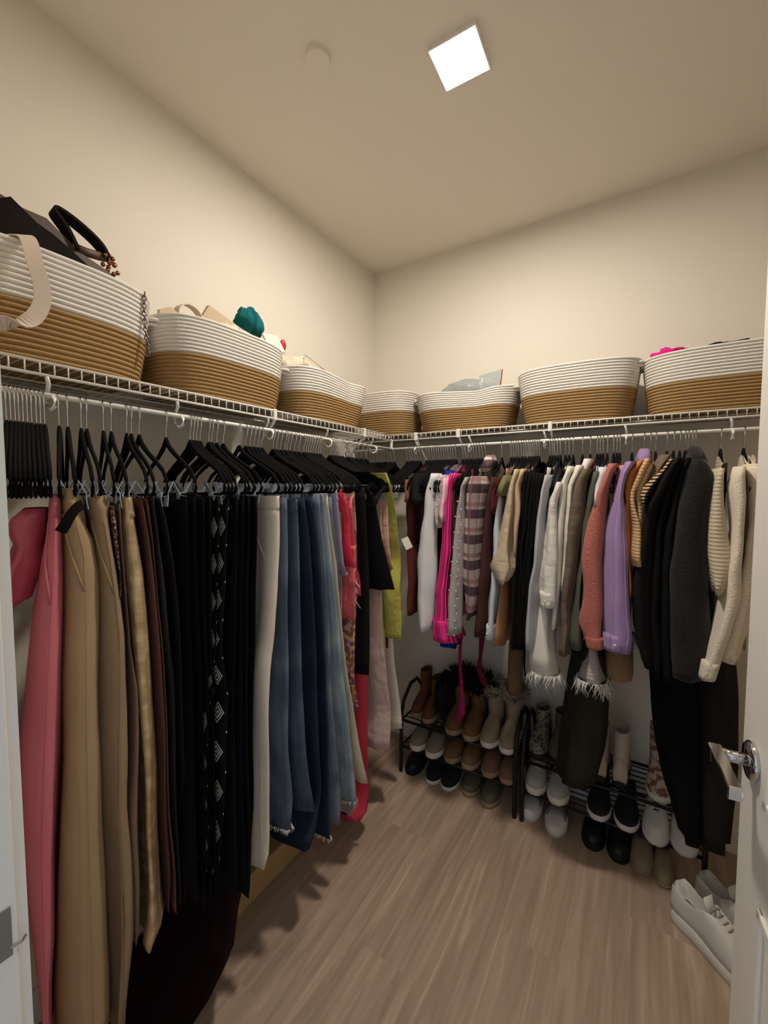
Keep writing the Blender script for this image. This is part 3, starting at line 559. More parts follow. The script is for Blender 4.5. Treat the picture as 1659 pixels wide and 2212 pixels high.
    ('top','fourth black long sleeve top counting from the beige tops in the block of five','top','black shirts after the beige tops','black','R',0.0,[(1.538,1.044,-0.47,0.11,0.023),(1.469,1.038,-0.475,0.108,0.023),(1.364,1.034,-0.483,0.105,0.023),(1.186,1.02,-0.496,0.1,0.02),(0.991,1.018,-0.51,0.094,0.022),(0.859,1.018,-0.52,0.09,0.023)],0.3,0.007,'',('black',0.86,1.067)),
    ('top','fifth black long sleeve top counting from the beige tops in the block of five','top','black shirts after the beige tops','black','R',0.0,[(1.536,1.057,-0.47,0.11,0.023),(1.469,1.051,-0.475,0.108,0.023),(1.364,1.048,-0.483,0.105,0.023),(1.187,1.032,-0.496,0.1,0.02),(0.993,1.03,-0.51,0.094,0.022),(0.861,1.03,-0.52,0.09,0.023)],0.3,0.007,'',('black',0.86,1.076)),
    ('cardigan','light grey ribbed cardigan with dark trim after the black shirts','cardigan','','greyknit','R',0.0,[(1.53,1.08,-0.49,0.11,0.024),(1.47,1.069,-0.495,0.108,0.024),(1.366,1.064,-0.502,0.105,0.033),(1.246,1.059,-0.512,0.101,0.034),(1.138,1.051,-0.52,0.098,0.034),(1.029,1.045,-0.528,0.095,0.038),(0.871,1.044,-0.54,0.09,0.031)],0.3,0.007,'',('greyknit',0.9,1.087)),
    ('sweater','white knit sweater with a long ragged fringe hem','sweater','','offwhite','R',0.0,[(1.049,1.075,-0.49,0.1,0.069),(0.915,1.082,-0.515,0.11,0.077),(0.848,1.084,-0.527,0.115,0.096),(0.782,1.094,-0.54,0.12,0.105)],0.3,0.007,'f'),
    ('jacket','white denim jacket with ripped elbow above the fringed sweater','jacket','','whitedenim','R',0.0,[(1.503,1.123,-0.5,0.11,0.025),(1.439,1.108,-0.507,0.107,0.033),(1.335,1.107,-0.518,0.103,0.04),(1.242,1.102,-0.528,0.099,0.054),(1.166,1.098,-0.536,0.095,0.064),(1.043,1.102,-0.55,0.09,0.057)],0.3,0.007,'k',('whitedenim',1.0,1.131)),
    ('blouse','white long sleeve blouse right behind the white denim jacket','blouse','','offwhite','R',0.0,[(1.561,1.157,-0.47,0.11,0.025),(1.504,1.138,-0.475,0.108,0.027),(1.385,1.135,-0.485,0.104,0.032),(1.232,1.135,-0.497,0.099,0.029),(1.079,1.134,-0.51,0.094,0.026),(0.956,1.126,-0.52,0.09,0.022)],0.3,0.007,'',('offwhite',0.95,1.18)),
    ('blouse','ivory long sleeve blouse beside the taupe jacket','blouse','','offwhite2','R',0.0,[(1.564,1.186,-0.47,0.11,0.028),(1.487,1.165,-0.478,0.107,0.024),(1.352,1.159,-0.493,0.101,0.016),(1.235,1.157,-0.506,0.096,0.019),(1.101,1.152,-0.52,0.09,0.017)],0.3,0.007,'',('offwhite2',0.95,1.208)),
    ('top','white ribbed tank with scooped armhole above the ivory blouse','top','','offwhite','R',0.0,[(1.588,1.209,-0.44,0.11,0.03),(1.524,1.192,-0.456,0.104,0.029),(1.436,1.18,-0.478,0.095,0.027),(1.386,1.178,-0.49,0.09,0.022)],0.3,0.007,'',('offwhite',1.05,1.232)),
    ('jacket','taupe brown utility jacket after the white blouses','jacket','','taupejacket','R',0.0,[(1.549,1.216,-0.49,0.11,0.031),(1.503,1.197,-0.493,0.109,0.042),(1.429,1.187,-0.499,0.106,0.05),(1.321,1.182,-0.507,0.103,0.045),(1.188,1.174,-0.517,0.099,0.039),(1.037,1.167,-0.528,0.095,0.033),(0.871,1.166,-0.54,0.09,0.033)],0.3,0.007,'',('taupejacket',0.85,1.242)),
    ('jacket','muted green shirt jacket between taupe jacket and salmon hoodie','jacket','','greenkhaki','R',0.0,[(1.539,1.244,-0.48,0.11,0.026),(1.47,1.235,-0.485,0.108,0.032),(1.355,1.225,-0.494,0.104,0.029),(1.223,1.214,-0.505,0.1,0.023),(1.073,1.2,-0.516,0.095,0.02),(0.974,1.198,-0.524,0.092,0.047),(0.9,1.198,-0.53,0.09,0.051)],0.3,0.007,'h2',('greenkhaki',0.88,1.252)),
    ('top','pale blue ruffled white top behind the salmon hoodie','top','','whiteblue','R',0.0,[(1.555,1.263,-0.46,0.11,0.034),(1.494,1.253,-0.483,0.101,0.031),(1.422,1.25,-0.51,0.09,0.027)],0.4,0.007,'',('whiteblue',0.85,1.267)),
    ('top','rose collar top peeking above the taupe jacket','top','','rose','R',0.0,[(1.586,1.208,-0.36,0.11,0.03),(1.547,1.205,-0.41,0.09,0.023)],0.3,0.007,'',('rose',1.0,1.22)),
    ('hoodie','salmon pink hoodie with thick sleeve beside the purple jacket','hoodie','','salmonhood','R',0.0,[(1.565,1.296,-0.5,0.13,0.03),(1.518,1.282,-0.504,0.128,0.027),(1.456,1.266,-0.509,0.125,0.038),(1.366,1.251,-0.515,0.121,0.054),(1.24,1.241,-0.525,0.115,0.08),(1.149,1.25,-0.532,0.111,0.066),(1.063,1.249,-0.539,0.107,0.076),(1.004,1.245,-0.543,0.104,0.085),(0.959,1.256,-0.547,0.102,0.063),(0.921,1.261,-0.55,0.1,0.053)],0.3,0.007,'kh',('salmonhood',0.9,1.309)),
    ('blouse','dusty mauve blouse peeking between salmon hoodie and purple jacket','blouse','','mauve','R',0.0,[(1.561,1.325,-0.44,0.11,0.021),(1.51,1.311,-0.46,0.102,0.023),(1.438,1.301,-0.49,0.09,0.018)],0.35,0.007,'',('mauve',0.95,1.349)),
    ('jacket','purple corduroy jacket with a wide cuff','jacket','','purple','R',0.0,[(1.57,1.349,-0.5,0.13,0.032),(1.53,1.331,-0.503,0.129,0.026),(1.455,1.318,-0.509,0.126,0.032),(1.376,1.321,-0.515,0.124,0.063),(1.282,1.319,-0.522,0.121,0.08),(1.152,1.324,-0.532,0.117,0.085),(1.035,1.329,-0.542,0.113,0.091),(0.985,1.331,-0.545,0.112,0.095),(0.926,1.33,-0.55,0.11,0.094)],0.3,0.007,'kc',('purple',0.9,1.387)),
    ('shirt','orange rust shirt between purple jacket and tan knits','shirt','','orange','R',0.0,[(1.573,1.379,-0.47,0.11,0.018),(1.533,1.355,-0.474,0.108,0.031),(1.47,1.346,-0.481,0.106,0.031),(1.439,1.345,-0.485,0.104,0.019),(1.283,1.355,-0.501,0.097,0.012),(1.114,1.365,-0.52,0.09,0.009)],0.3,0.007,'',('orange',0.95,1.407)),
    ('sweater','tan cable ribbed sweater in front of the plain tan one','sweater','','ribtan','R',0.0,[(1.581,1.399,-0.48,0.11,0.019),(1.52,1.373,-0.488,0.107,0.028),(1.469,1.358,-0.495,0.104,0.021),(1.41,1.361,-0.503,0.101,0.02),(1.37,1.367,-0.509,0.098,0.022),(1.294,1.373,-0.519,0.094,0.026),(1.219,1.379,-0.53,0.09,0.023)],0.3,0.007,'',('ribtan',0.95,1.423)),
    ('sweater','plain tan sweater tucked behind the ribbed one','sweater','','tanknit','R',0.0,[(1.563,1.409,-0.46,0.11,0.016),(1.505,1.389,-0.468,0.107,0.029),(1.455,1.377,-0.475,0.104,0.027),(1.392,1.382,-0.483,0.101,0.021),(1.269,1.39,-0.5,0.094,0.012),(1.194,1.394,-0.51,0.09,0.014)],0.3,0.007,'',('tanknit',0.95,1.421)),
    ('hoodie','taupe hooded top between the tan sweaters and striped top','hoodie','','taupejacket','R',0.0,[(1.595,1.453,-0.42,0.11,0.035),(1.556,1.428,-0.443,0.101,0.032),(1.509,1.41,-0.47,0.09,0.033)],0.3,0.007,'',('taupejacket',0.95,1.457)),
    ('top','beige and black fine striped top on the slope before the black coats','top','','stripes','R',0.0,[(1.576,1.465,-0.48,0.2,0.013),(1.543,1.449,-0.491,0.183,0.02),(1.516,1.429,-0.5,0.169,0.021),(1.483,1.406,-0.51,0.151,0.026),(1.458,1.395,-0.518,0.139,0.019),(1.422,1.391,-0.53,0.12,0.006)],0.3,0.007,'',('stripes',0.95,1.477)),
    ('coat','black coat with a wide sleeve at the start of the dark coats','coat','','black2','R',0.0,[(1.577,1.481,-0.5,0.14,0.019),(1.514,1.45,-0.505,0.138,0.032),(1.469,1.434,-0.508,0.137,0.032),(1.41,1.411,-0.512,0.135,0.037),(1.314,1.406,-0.519,0.132,0.037),(1.22,1.4,-0.526,0.13,0.046),(1.166,1.395,-0.53,0.128,0.053),(1.008,1.402,-0.541,0.124,0.054),(0.928,1.416,-0.547,0.121,0.04),(0.892,1.424,-0.55,0.12,0.03)],0.3,0.007,'',('black2',0.8,1.495)),
    ('sweater','black knit next to the wide sleeved black coat,among the dark coats','sweater','black knits among the dark coats','black','R',0.0,[(1.574,1.493,-0.48,0.11,0.022),(1.508,1.469,-0.485,0.108,0.025),(1.44,1.452,-0.489,0.106,0.028),(1.315,1.441,-0.498,0.103,0.033),(1.167,1.439,-0.508,0.099,0.037),(0.987,1.444,-0.521,0.094,0.037),(0.853,1.452,-0.53,0.09,0.034)],0.3,0.007,'',('black',0.8,1.51)),
    ('sweater','black knit next to the charcoal wool jacket,among the dark coats','sweater','black knits among the dark coats','black','R',0.0,[(1.577,1.511,-0.48,0.11,0.019),(1.515,1.492,-0.484,0.108,0.028),(1.426,1.476,-0.49,0.106,0.025),(1.316,1.467,-0.498,0.103,0.031),(1.171,1.467,-0.508,0.099,0.034),(0.992,1.474,-0.52,0.094,0.031),(0.845,1.48,-0.53,0.09,0.031)],0.3,0.007,'',('black',0.8,1.519)),
    ('jacket','charcoal black wool jacket with broad shoulder facing the room','jacket','','charjacket','R',0.0,[(1.572,1.535,-0.49,0.22,0.048),(1.526,1.533,-0.493,0.219,0.092),(1.469,1.529,-0.497,0.217,0.101),(1.409,1.522,-0.502,0.215,0.1),(1.32,1.518,-0.508,0.213,0.109),(1.209,1.517,-0.516,0.21,0.12),(1.063,1.521,-0.526,0.206,0.128),(0.948,1.528,-0.534,0.202,0.126),(0.87,1.533,-0.54,0.2,0.112)],0.3,0.007,'c',('charjacket',0.82,1.539)),
    ('dress','long black dress reaching almost to the floor among the dark coats','dress','','blackdeep','R',0.0,[(0.876,1.498,-0.44,0.12,0.134),(0.755,1.507,-0.45,0.12,0.135),(0.634,1.516,-0.46,0.12,0.128),(0.486,1.53,-0.473,0.12,0.104),(0.359,1.551,-0.485,0.12,0.067),(0.299,1.558,-0.49,0.12,0.051)],0.45,0.007,''),
    ('dress','long charcoal dress beside the open door under the cream sweater','dress','','char2','R',0.0,[(0.914,1.61,-0.43,0.12,0.108),(0.722,1.617,-0.446,0.12,0.113),(0.516,1.621,-0.463,0.12,0.11),(0.383,1.622,-0.474,0.12,0.098),(0.307,1.624,-0.48,0.12,0.088)],0.45,0.007,''),
    ('cardigan','oatmeal chunky knit cardigan hanging alone between dark coats and cream sweater','cardigan','','creamknit','R',0.0,[(1.542,1.59,-0.48,0.12,0.022),(1.485,1.587,-0.487,0.116,0.032),(1.428,1.586,-0.495,0.111,0.04),(1.343,1.588,-0.505,0.105,0.049),(1.266,1.593,-0.515,0.099,0.064),(1.217,1.594,-0.522,0.095,0.053),(1.155,1.594,-0.53,0.09,0.022)],0.3,0.007,'',('creamknit',0.95,1.609)),
    ('sweater','cream wool sweater with a ribbed cuff next to the open door','sweater','','creamwool','R',0.0,[(1.546,1.64,-0.5,0.13,0.029),(1.486,1.634,-0.505,0.127,0.039),(1.381,1.638,-0.513,0.122,0.034),(1.291,1.634,-0.52,0.118,0.038),(1.215,1.629,-0.526,0.115,0.044),(1.124,1.623,-0.533,0.11,0.05),(1.039,1.61,-0.539,0.107,0.045),(0.98,1.593,-0.543,0.104,0.048),(0.928,1.582,-0.547,0.102,0.045),(0.889,1.576,-0.55,0.1,0.045)],0.3,0.007,'k',('creamwool',0.95,1.67)),
    ('sweater','second cream sweater half hidden by the open door','sweater','','creamwool2','R',0.0,[(1.554,1.675,-0.47,0.13,0.042),(1.486,1.687,-0.476,0.127,0.042),(1.278,1.681,-0.493,0.116,0.044),(1.18,1.669,-0.501,0.111,0.042),(1.052,1.651,-0.511,0.105,0.047),(0.972,1.634,-0.518,0.101,0.058),(0.946,1.633,-0.52,0.1,0.05)],0.3,0.007,'',('creamwool2',0.95,1.687)),
    ('scarf','grey white fringed scarf end flaring below the green jacket','scarf','','knitgrey','R',0.0,[(0.923,1.243,-0.47,0.1,0.032),(0.856,1.248,-0.494,0.11,0.059),(0.804,1.249,-0.513,0.117,0.087),(0.785,1.252,-0.52,0.12,0.102)],0.5,0.007,'f'),
    ('skirt','tan suede skirt hem below the purple jacket','skirt','','tanbag','R',0.0,[(0.893,1.333,-0.4,0.1,0.093),(0.855,1.333,-0.417,0.107,0.101),(0.805,1.334,-0.441,0.116,0.102),(0.785,1.338,-0.45,0.12,0.084)],0.3,0.007,''),
    ('trousers','long dark olive trousers hanging over the shoe rack','trousers','','oliveblack','R',0.0,[(0.859,1.239,-0.46,0.12,0.123),(0.717,1.231,-0.46,0.123,0.145),(0.537,1.221,-0.46,0.126,0.163),(0.386,1.205,-0.46,0.129,0.148),(0.343,1.188,-0.46,0.13,0.126)],0.35,0.007,''),
    ('dress','tan cloth dress hanging behind the black shirts above the boots','dress','','tandark','R',0.0,[(0.797,0.926,-0.3,0.1,0.073),(0.701,0.928,-0.323,0.1,0.068),(0.59,0.933,-0.35,0.1,0.06)],0.3,0.007,''),
    ('sash','thin raspberry pink sash hanging down over the brown boots','sash','','raspberry','R',0.0,[(0.792,0.701,-0.36,0.006,0.016),(0.684,0.698,-0.36,0.007,0.014),(0.598,0.704,-0.36,0.008,0.018),(0.534,0.71,-0.36,0.009,0.02),(0.446,0.709,-0.36,0.01,0.036),(0.391,0.685,-0.36,0.01,0.014)],0,0,''),
    ('sash','second raspberry sash hanging behind the dark fur hat','sash','','raspberry2','R',0.0,[(0.781,0.774,-0.28,0.006,0.028),(0.693,0.768,-0.28,0.008,0.016),(0.636,0.762,-0.28,0.009,0.028),(0.565,0.79,-0.28,0.01,0.036)],0,0,''),
    ('cord','black tie cord dangling from the black shirts','cord','','black','R',0.0,[(0.821,0.999,-0.42,0.006,0.009),(0.753,0.998,-0.42,0.006,0.007),(0.701,1.005,-0.42,0.006,0.006)],0,0,''),
]
HOOKS_ALONG_LEFT = [(-1.812,-18.0,0),(-1.805,-18.0,0),(-1.798,-18.0,0),(-1.792,-18.0,0),(-1.785,-18.0,0),(-1.778,-18.0,0),(-1.771,-18.0,0),(-1.763,-18.0,0),(-1.756,-18.0,0),(-1.749,-18.0,0),(-1.723,-21.5,1),(-1.707,-19.0,2),(-1.681,-18.0,3),(-1.67,-17.0,4),(-1.635,-20.0,5),(-1.618,-18.0,6),(-1.583,-16.0,7),(-1.572,-15.0,8),(-1.553,-12.0,9),(-1.483,-12.0,10),(-1.413,-9.041,11),(-1.403,-8.784,11),(-1.393,-8.524,11),(-1.382,-8.26,11),(-1.354,-7.524,11),(-1.344,-7.285,11),(-1.327,-6.84,11),(-1.304,-6.257,11),(-1.245,-4.718,12),(-1.219,-4.068,12),(-1.203,-3.638,12),(-1.186,-3.2,12),(-1.17,-2.802,12),(-1.154,-2.396,12),(-1.103,-1.076,13),(-1.088,-0.84,13),(-1.068,-0.579,13),(-1.048,-0.311,13),(-1.037,-0.16,13),(-1.021,0.055,13),(-1.0,0.338,13),(-0.978,0.627,13),(-0.951,0.991,14),(-0.938,1.159,14),(-0.925,1.331,14),(-0.912,1.504,14),(-0.899,1.68,14),(-0.883,1.894,14),(-0.869,2.076,14),(-0.856,2.26,14),(-0.795,2.982,15),(-0.783,2.938,15),(-0.771,2.893,15),(-0.759,2.847,15),(-0.747,2.801,15),(-0.734,2.754,15),(-0.722,2.707,15),(-0.709,2.659,15),(-0.676,2.536,16),(-0.66,2.474,16),(-0.643,2.41,16),(-0.611,2.293,16),(-0.576,2.158,16),(-0.539,2.02,16)]
HOOKS_ALONG_BACK = [(0.139,0),(0.153,0),(0.171,0),(0.191,0),(0.211,0),(0.223,0),(0.243,0),(0.26,0),(0.279,0),(0.296,0),(0.315,0),(0.389,1),(0.405,1),(0.418,1),(0.431,1),(0.446,1),(0.461,1),(0.496,1),(0.511,1),(0.526,1),(0.538,1),(0.55,1),(0.562,1),(0.574,1),(0.586,1),(0.598,1),(0.609,1),(0.621,1),(0.633,1),(0.646,1),(0.68,2),(0.694,2),(0.707,2),(0.72,2),(0.733,2),(0.746,2),(0.759,2),(0.772,2),(0.787,2),(0.86,3),(0.9,4),(0.91,4),(0.921,4),(0.931,4),(0.943,4),(0.952,4),(0.962,4),(0.973,5),(0.981,5),(0.99,5),(0.998,5),(1.007,5),(1.016,5),(1.058,6),(1.067,6),(1.076,6),(1.087,6),(1.098,6),(1.118,6),(1.131,6),(1.146,6),(1.18,7),(1.208,7),(1.232,7),(1.242,7),(1.252,7),(1.267,8),(1.288,8),(1.299,8),(1.309,8),(1.349,9),(1.387,10),(1.407,10),(1.423,10),(1.457,10),(1.477,11),(1.495,11),(1.51,11),(1.519,11),(1.53,11),(1.539,11),(1.609,12),(1.67,13)]

# ------------------------------------------------------------------ wire shelves with rod
ZS, ZB, ZR, SD = 1.7456, 1.7189, 1.6767, 0.3013
def shelf(label, a0, a1, along_y, hooks, braces, end_cap):
    """along_y: the shelf on the left wall; positions a run along the wall"""
    t = empty('wire_shelf', label, 'shelf')
    def P(a, d, z):
        return (d, a, z) if along_y else (a, -d, z)
    def rod(name, d, z, r, a0_=a0, a1_=a1, n=8):
        return obj(name, MB().tube([P(a0_, d, z), P(a1_, d, z)], r, n).mesh(name), white_wire, t)
    rod('front_rail', SD, ZS, 0.0034)
    rod('lip_rail', SD, ZB, 0.0034)
    rod('hanging_rod', SD, ZR, 0.0062, n=12)
    rod('back_rail', 0.012, ZS - 0.003, 0.003)
    rod('middle_rail', 0.11, ZS - 0.0045, 0.0026)
    rod('middle_rail', 0.205, ZS - 0.0045, 0.0026)
    me = MB().tube([P(0, 0.006, ZS + 0.001), P(0, SD - 0.008, ZS + 0.001), P(0, SD + 0.001, ZS - 0.001), P(0, SD + 0.0015, ZS - 0.010), P(0, SD + 0.0015, ZB - 0.004)], 0.00165, 5).mesh('cross_wire')
    n = int((a1 - a0) / 0.0257)
    for i in range(n + 1):
        wv = obj('cross_wire', me, white_wire, t)
        a = a1 - 0.004 - i * 0.0257
        wv.location = (0, a, 0) if along_y else (a, 0, 0)
    taken = [h[0] for h in (HOOKS_ALONG_LEFT if along_y else HOOKS_ALONG_BACK)]
    for a in hooks:
        a = max((a + d_ * 0.001 for d_ in range(-22, 23)), key=lambda q: min(abs(q + 0.006 - h) for h in taken) - abs(q - a) * 0.1)
        pts = [P(a, SD - 0.004, ZB), P(a, SD + 0.0, ZB - 0.004), P(a + 0.004, SD + 0.012, ZB - 0.014), P(a + 0.006, SD - 0.016, ZR + 0.012), P(a + 0.006, SD - 0.024, ZR - 0.004), P(a + 0.006, SD - 0.018, ZR - 0.024), P(a + 0.006, SD, ZR - 0.032), P(a + 0.006, SD + 0.016, ZR - 0.024), P(a + 0.006, SD + 0.017, ZR - 0.008), P(a + 0.006, SD + 0.008, ZR - 0.001)]
        pts[2] = P(a + 0.004, SD - 0.004, ZB - 0.016)
        obj('rod_hook', MB().tube(pts, 0.0042, 6).mesh('rod_hook'), white_wire, t)
    for a in braces:
        m_ = MB().tube([P(a, SD - 0.003, ZB + 0.002), P(a, SD - 0.012, ZB - 0.012), P(a, 0.02, ZB - 0.26), P(a, 0.006, ZB - 0.275)], 0.0075, 6, flat=0.6)
        m_.box(*(lambda A, B: (tuple(map(min, A, B)), tuple(map(max, A, B))))(P(a - 0.011, 0.002, ZB - 0.31), P(a + 0.011, 0.006, ZB - 0.255)))
        obj('support_brace', m_.mesh('support_brace'), white_wire, t)
        A, B = P(a - 0.012, SD - 0.008, ZB - 0.006), P(a + 0.004, SD + 0.006, ZS + 0.006)
        obj('rail_clip', MB().box(tuple(map(min, A, B)), tuple(map(max, A, B)), 0.002).mesh('rail_clip', False), white_wire, t)
    if end_cap:
        A, B = P(a1 - 0.001, SD - 0.007, ZR - 0.006), P(a1 + 0.006, SD + 0.006, ZB + 0.006)
        obj('end_bracket', MB().box(tuple(map(min, A, B)), tuple(map(max, A, B)), 0.0015).mesh('end_bracket', False), white_wire, t)
    return t
shelf('white wire shelf with hanging rod along the wall of trousers and jeans', Y0 + 0.004, -0.3105, True, (-1.732, -1.427, -1.102, -0.789, -0.500), (-1.09, -0.545), True)
shelf('white wire shelf with hanging rod along the wall of shirts and coats', 0.006, X1 - 0.004, False, (0.428, 0.7025, 1.010, 1.317, 1.615, 1.92), (0.44, 0.66, 1.06, 2.0), False)

# ------------------------------------------------------------------ hangers
velvet = fabric('black_velvet_flocking', (15, 14, 15), 'weave', 0.95)
hook_m = plain('chrome_wire', (215, 215, 218), 0.12, 0.5, 1.0, vary=0.02, bump=0.0)
clip_m = plain('clip_steel', (206, 216, 224), 0.3, 0.5, 0.45, vary=0.05, bump=0.0)
def hanger_meshes():
    # local x runs along the shoulders, y across, z up from the rod's middle
    hp = [(0, 0, -0.090), (0, 0, -0.066), (0.0005, 0, -0.042), (0.009, 0, -0.024), (0.0125, 0, -0.008), (0.0105, 0, 0.003), (0.005, 0, 0.0078), (-0.002, 0, 0.0082), (-0.008, 0, 0.004), (-0.0115, 0, -0.004)]
    hk = MB().tube(hp, 0.0017, 6).mesh('hook')
    fr = MB()
    right = [(0, 0, -0.064), (0.005, 0, -0.072), (0.022, 0, -0.090), (0.065, 0, -0.113), (0.115, 0, -0.134), (0.160, 0, -0.156), (0.185, 0, -0.180), (0.190, 0, -0.196), (0.182, 0, -0.209), (0.165, 0, -0.213)]
    for sgn in (1, -1):
        fr.tube([(p[0] * sgn, p[1], p[2]) for p in right], [0.0055, 0.0075, 0.0085, 0.0072, 0.0066, 0.0062, 0.0060, 0.0056, 0.0052, 0.0045], 6, flat=0.60)
    fr.tube([(-0.168, 0, -0.213), (0, 0, -0.2125), (0.168, 0, -0.213)], 0.0031, 6)
    f1 = fr.mesh('frame')
    cl = MB()
    for sgn in (1, -1):
        pts = [(0, sgn * 0.020, 0.032), (0, sgn * 0.007, 0.004), (0, sgn * 0.0075, -0.006), (0, sgn * 0.005, -0.026)]
        rs = [[(-0.010, p[1], p[2]), (0.010, p[1], p[2]), (0.010, p[1] + sgn * 0.0014, p[2]), (-0.010, p[1] + sgn * 0.0014, p[2])] for p in pts]
        cl.rings(rs)
    cl.tube([(-0.008, 0, 0.001), (0.008, 0, 0.001)], 0.005, 8)
    return hk, f1, cl.mesh('clip', False)
HK, FR, CL = hanger_meshes()
n_hung = [0]
def hanger(loc, rz, label, group, clips, sx=1.0):
    n_hung[0] += 1
    du = (0.0, 0.032, -0.03)[n_hung[0] % 3]
    t = empty('clothes_hanger', label, 'hanger', loc, rz, group)
    h_ = obj('hook', HK, hook_m, t)
    h_['label'] = 'chrome wire hook'
    obj('frame', FR, velvet, t).scale = (sx, 1, 1)
    if clips:
        for u in (-0.115 - du, 0.125 + du):
            c = obj('clip', CL, clip_m, t)
            c.location = (u, 0, -0.214)
            c.rotation_euler = (0, 0, random.uniform(-0.12, 0.12))
    return t

LEFT_SEG = {
    0: ('empty black velvet hanger counting from the door jamb in the tight bunch', 'empty bunched hangers'),
    1: ('black clip hanger seen edge-on beside the bunch of empty hangers', None),
    2: ('black clip hanger carrying the tan wide-leg trousers', None),
    3: ('black clip hanger carrying the khaki trousers', None),
    4: ('black clip hanger hanging close behind the khaki trousers hanger', None),
    5: ('black clip hanger above the pink speckled lace skirt', None),
    6: ('black clip hanger carrying the gold trousers', None),
    7: ('black clip hanger carrying the mauve brown trousers', None),
    8: ('black clip hanger carrying the reddish brown trousers', None),
    9: ('black clip hanger carrying the charcoal trousers', None),
    10: ('lone spread black hanger with a gap on both sides, before the crowded run', None),
    11: ('black clip hanger, counting from the lone spread hanger, above the black trousers', 'hangers above the black trousers'),
    12: ('black clip hanger of the cluster above the white trousers, counting toward the corner', 'hangers above the white trousers'),
    13: ('black clip hanger of the cluster above the blue jeans, counting toward the corner', 'hangers above the blue jeans'),
    14: ('black clip hanger of the run above the acid wash jeans, counting toward the corner', 'hangers above the acid wash jeans'),
    15: ('black clip hanger of the tight pack above the red shorts, counting toward the corner', 'hangers above the red shorts'),
    16: ('black clip hanger above the black skirt, counting toward the room corner', 'hangers above the black skirt'),
}
ORDINAL = 'first second third fourth fifth sixth seventh eighth ninth tenth eleventh twelfth thirteenth fourteenth fifteenth sixteenth seventeenth eighteenth nineteenth'.split()
count = {}
def numbered(key, lb, gp):
    if not gp:
        return lb
    count[key] = count.get(key, 0) + 1
    return ORDINAL[count[key] - 1] + ' ' + lb
for y, a, sg in HOOKS_ALONG_LEFT:
    lb, gp = LEFT_SEG[sg]
    lb = numbered(('l', sg), lb, gp)
    jit = 0
    hanger((SD, y, ZR), math.radians(a + jit), lb, gp, sg > 0)
BACK_SEG = {
    0: ('black velvet hanger counting from the room corner where the two rods meet', 'hangers in the corner'),
    1: ('black velvet hanger of the packed run above the white tee, counting from the corner', 'hangers above the white tee'),
    2: ('black velvet hanger of the run above the plaid shirt, counting from the pink dress', 'hangers above the plaid shirt'),
    3: ('black velvet hanger standing apart above the burgundy tee', None),
    4: ('black velvet hanger of the cluster above the beige tops, counting from the plaid shirt', 'hangers above the beige tops'),
    5: ('black velvet hanger of the cluster above the black shirts, counting from the beige tops', 'hangers above the black shirts'),
    6: ('black velvet hanger of the row above the white blouses, counting from the black shirts', 'hangers above the white blouses'),
    7: ('black velvet hanger above the taupe and green jackets, counting from the white blouses', 'hangers above the taupe and green jackets'),
    8: ('black velvet hanger above the salmon hoodie, counting from the green jacket', 'hangers above the salmon hoodie'),
    9: ('black velvet hanger carrying the purple corduroy jacket', None),
    10: ('black velvet hanger above the tan sweaters, counting from the purple jacket', 'hangers above the tan sweaters'),
    11: ('black velvet hanger of the row above the dark coats, counting from the striped top', 'hangers above the dark coats'),
    12: ('black velvet hanger carrying the oatmeal cardigan', None),
    13: ('black velvet hanger carrying the cream sweater by the door', None),
}
for x, sg in HOOKS_ALONG_BACK:
    lb, gp = BACK_SEG[sg]
    lb = numbered(('b', sg), lb, gp)
    hanger((x, -SD, ZR), math.radians(-90 + random.uniform(-1, 1)), lb, gp, False, 1.0 if sg < 2 else 0.80)

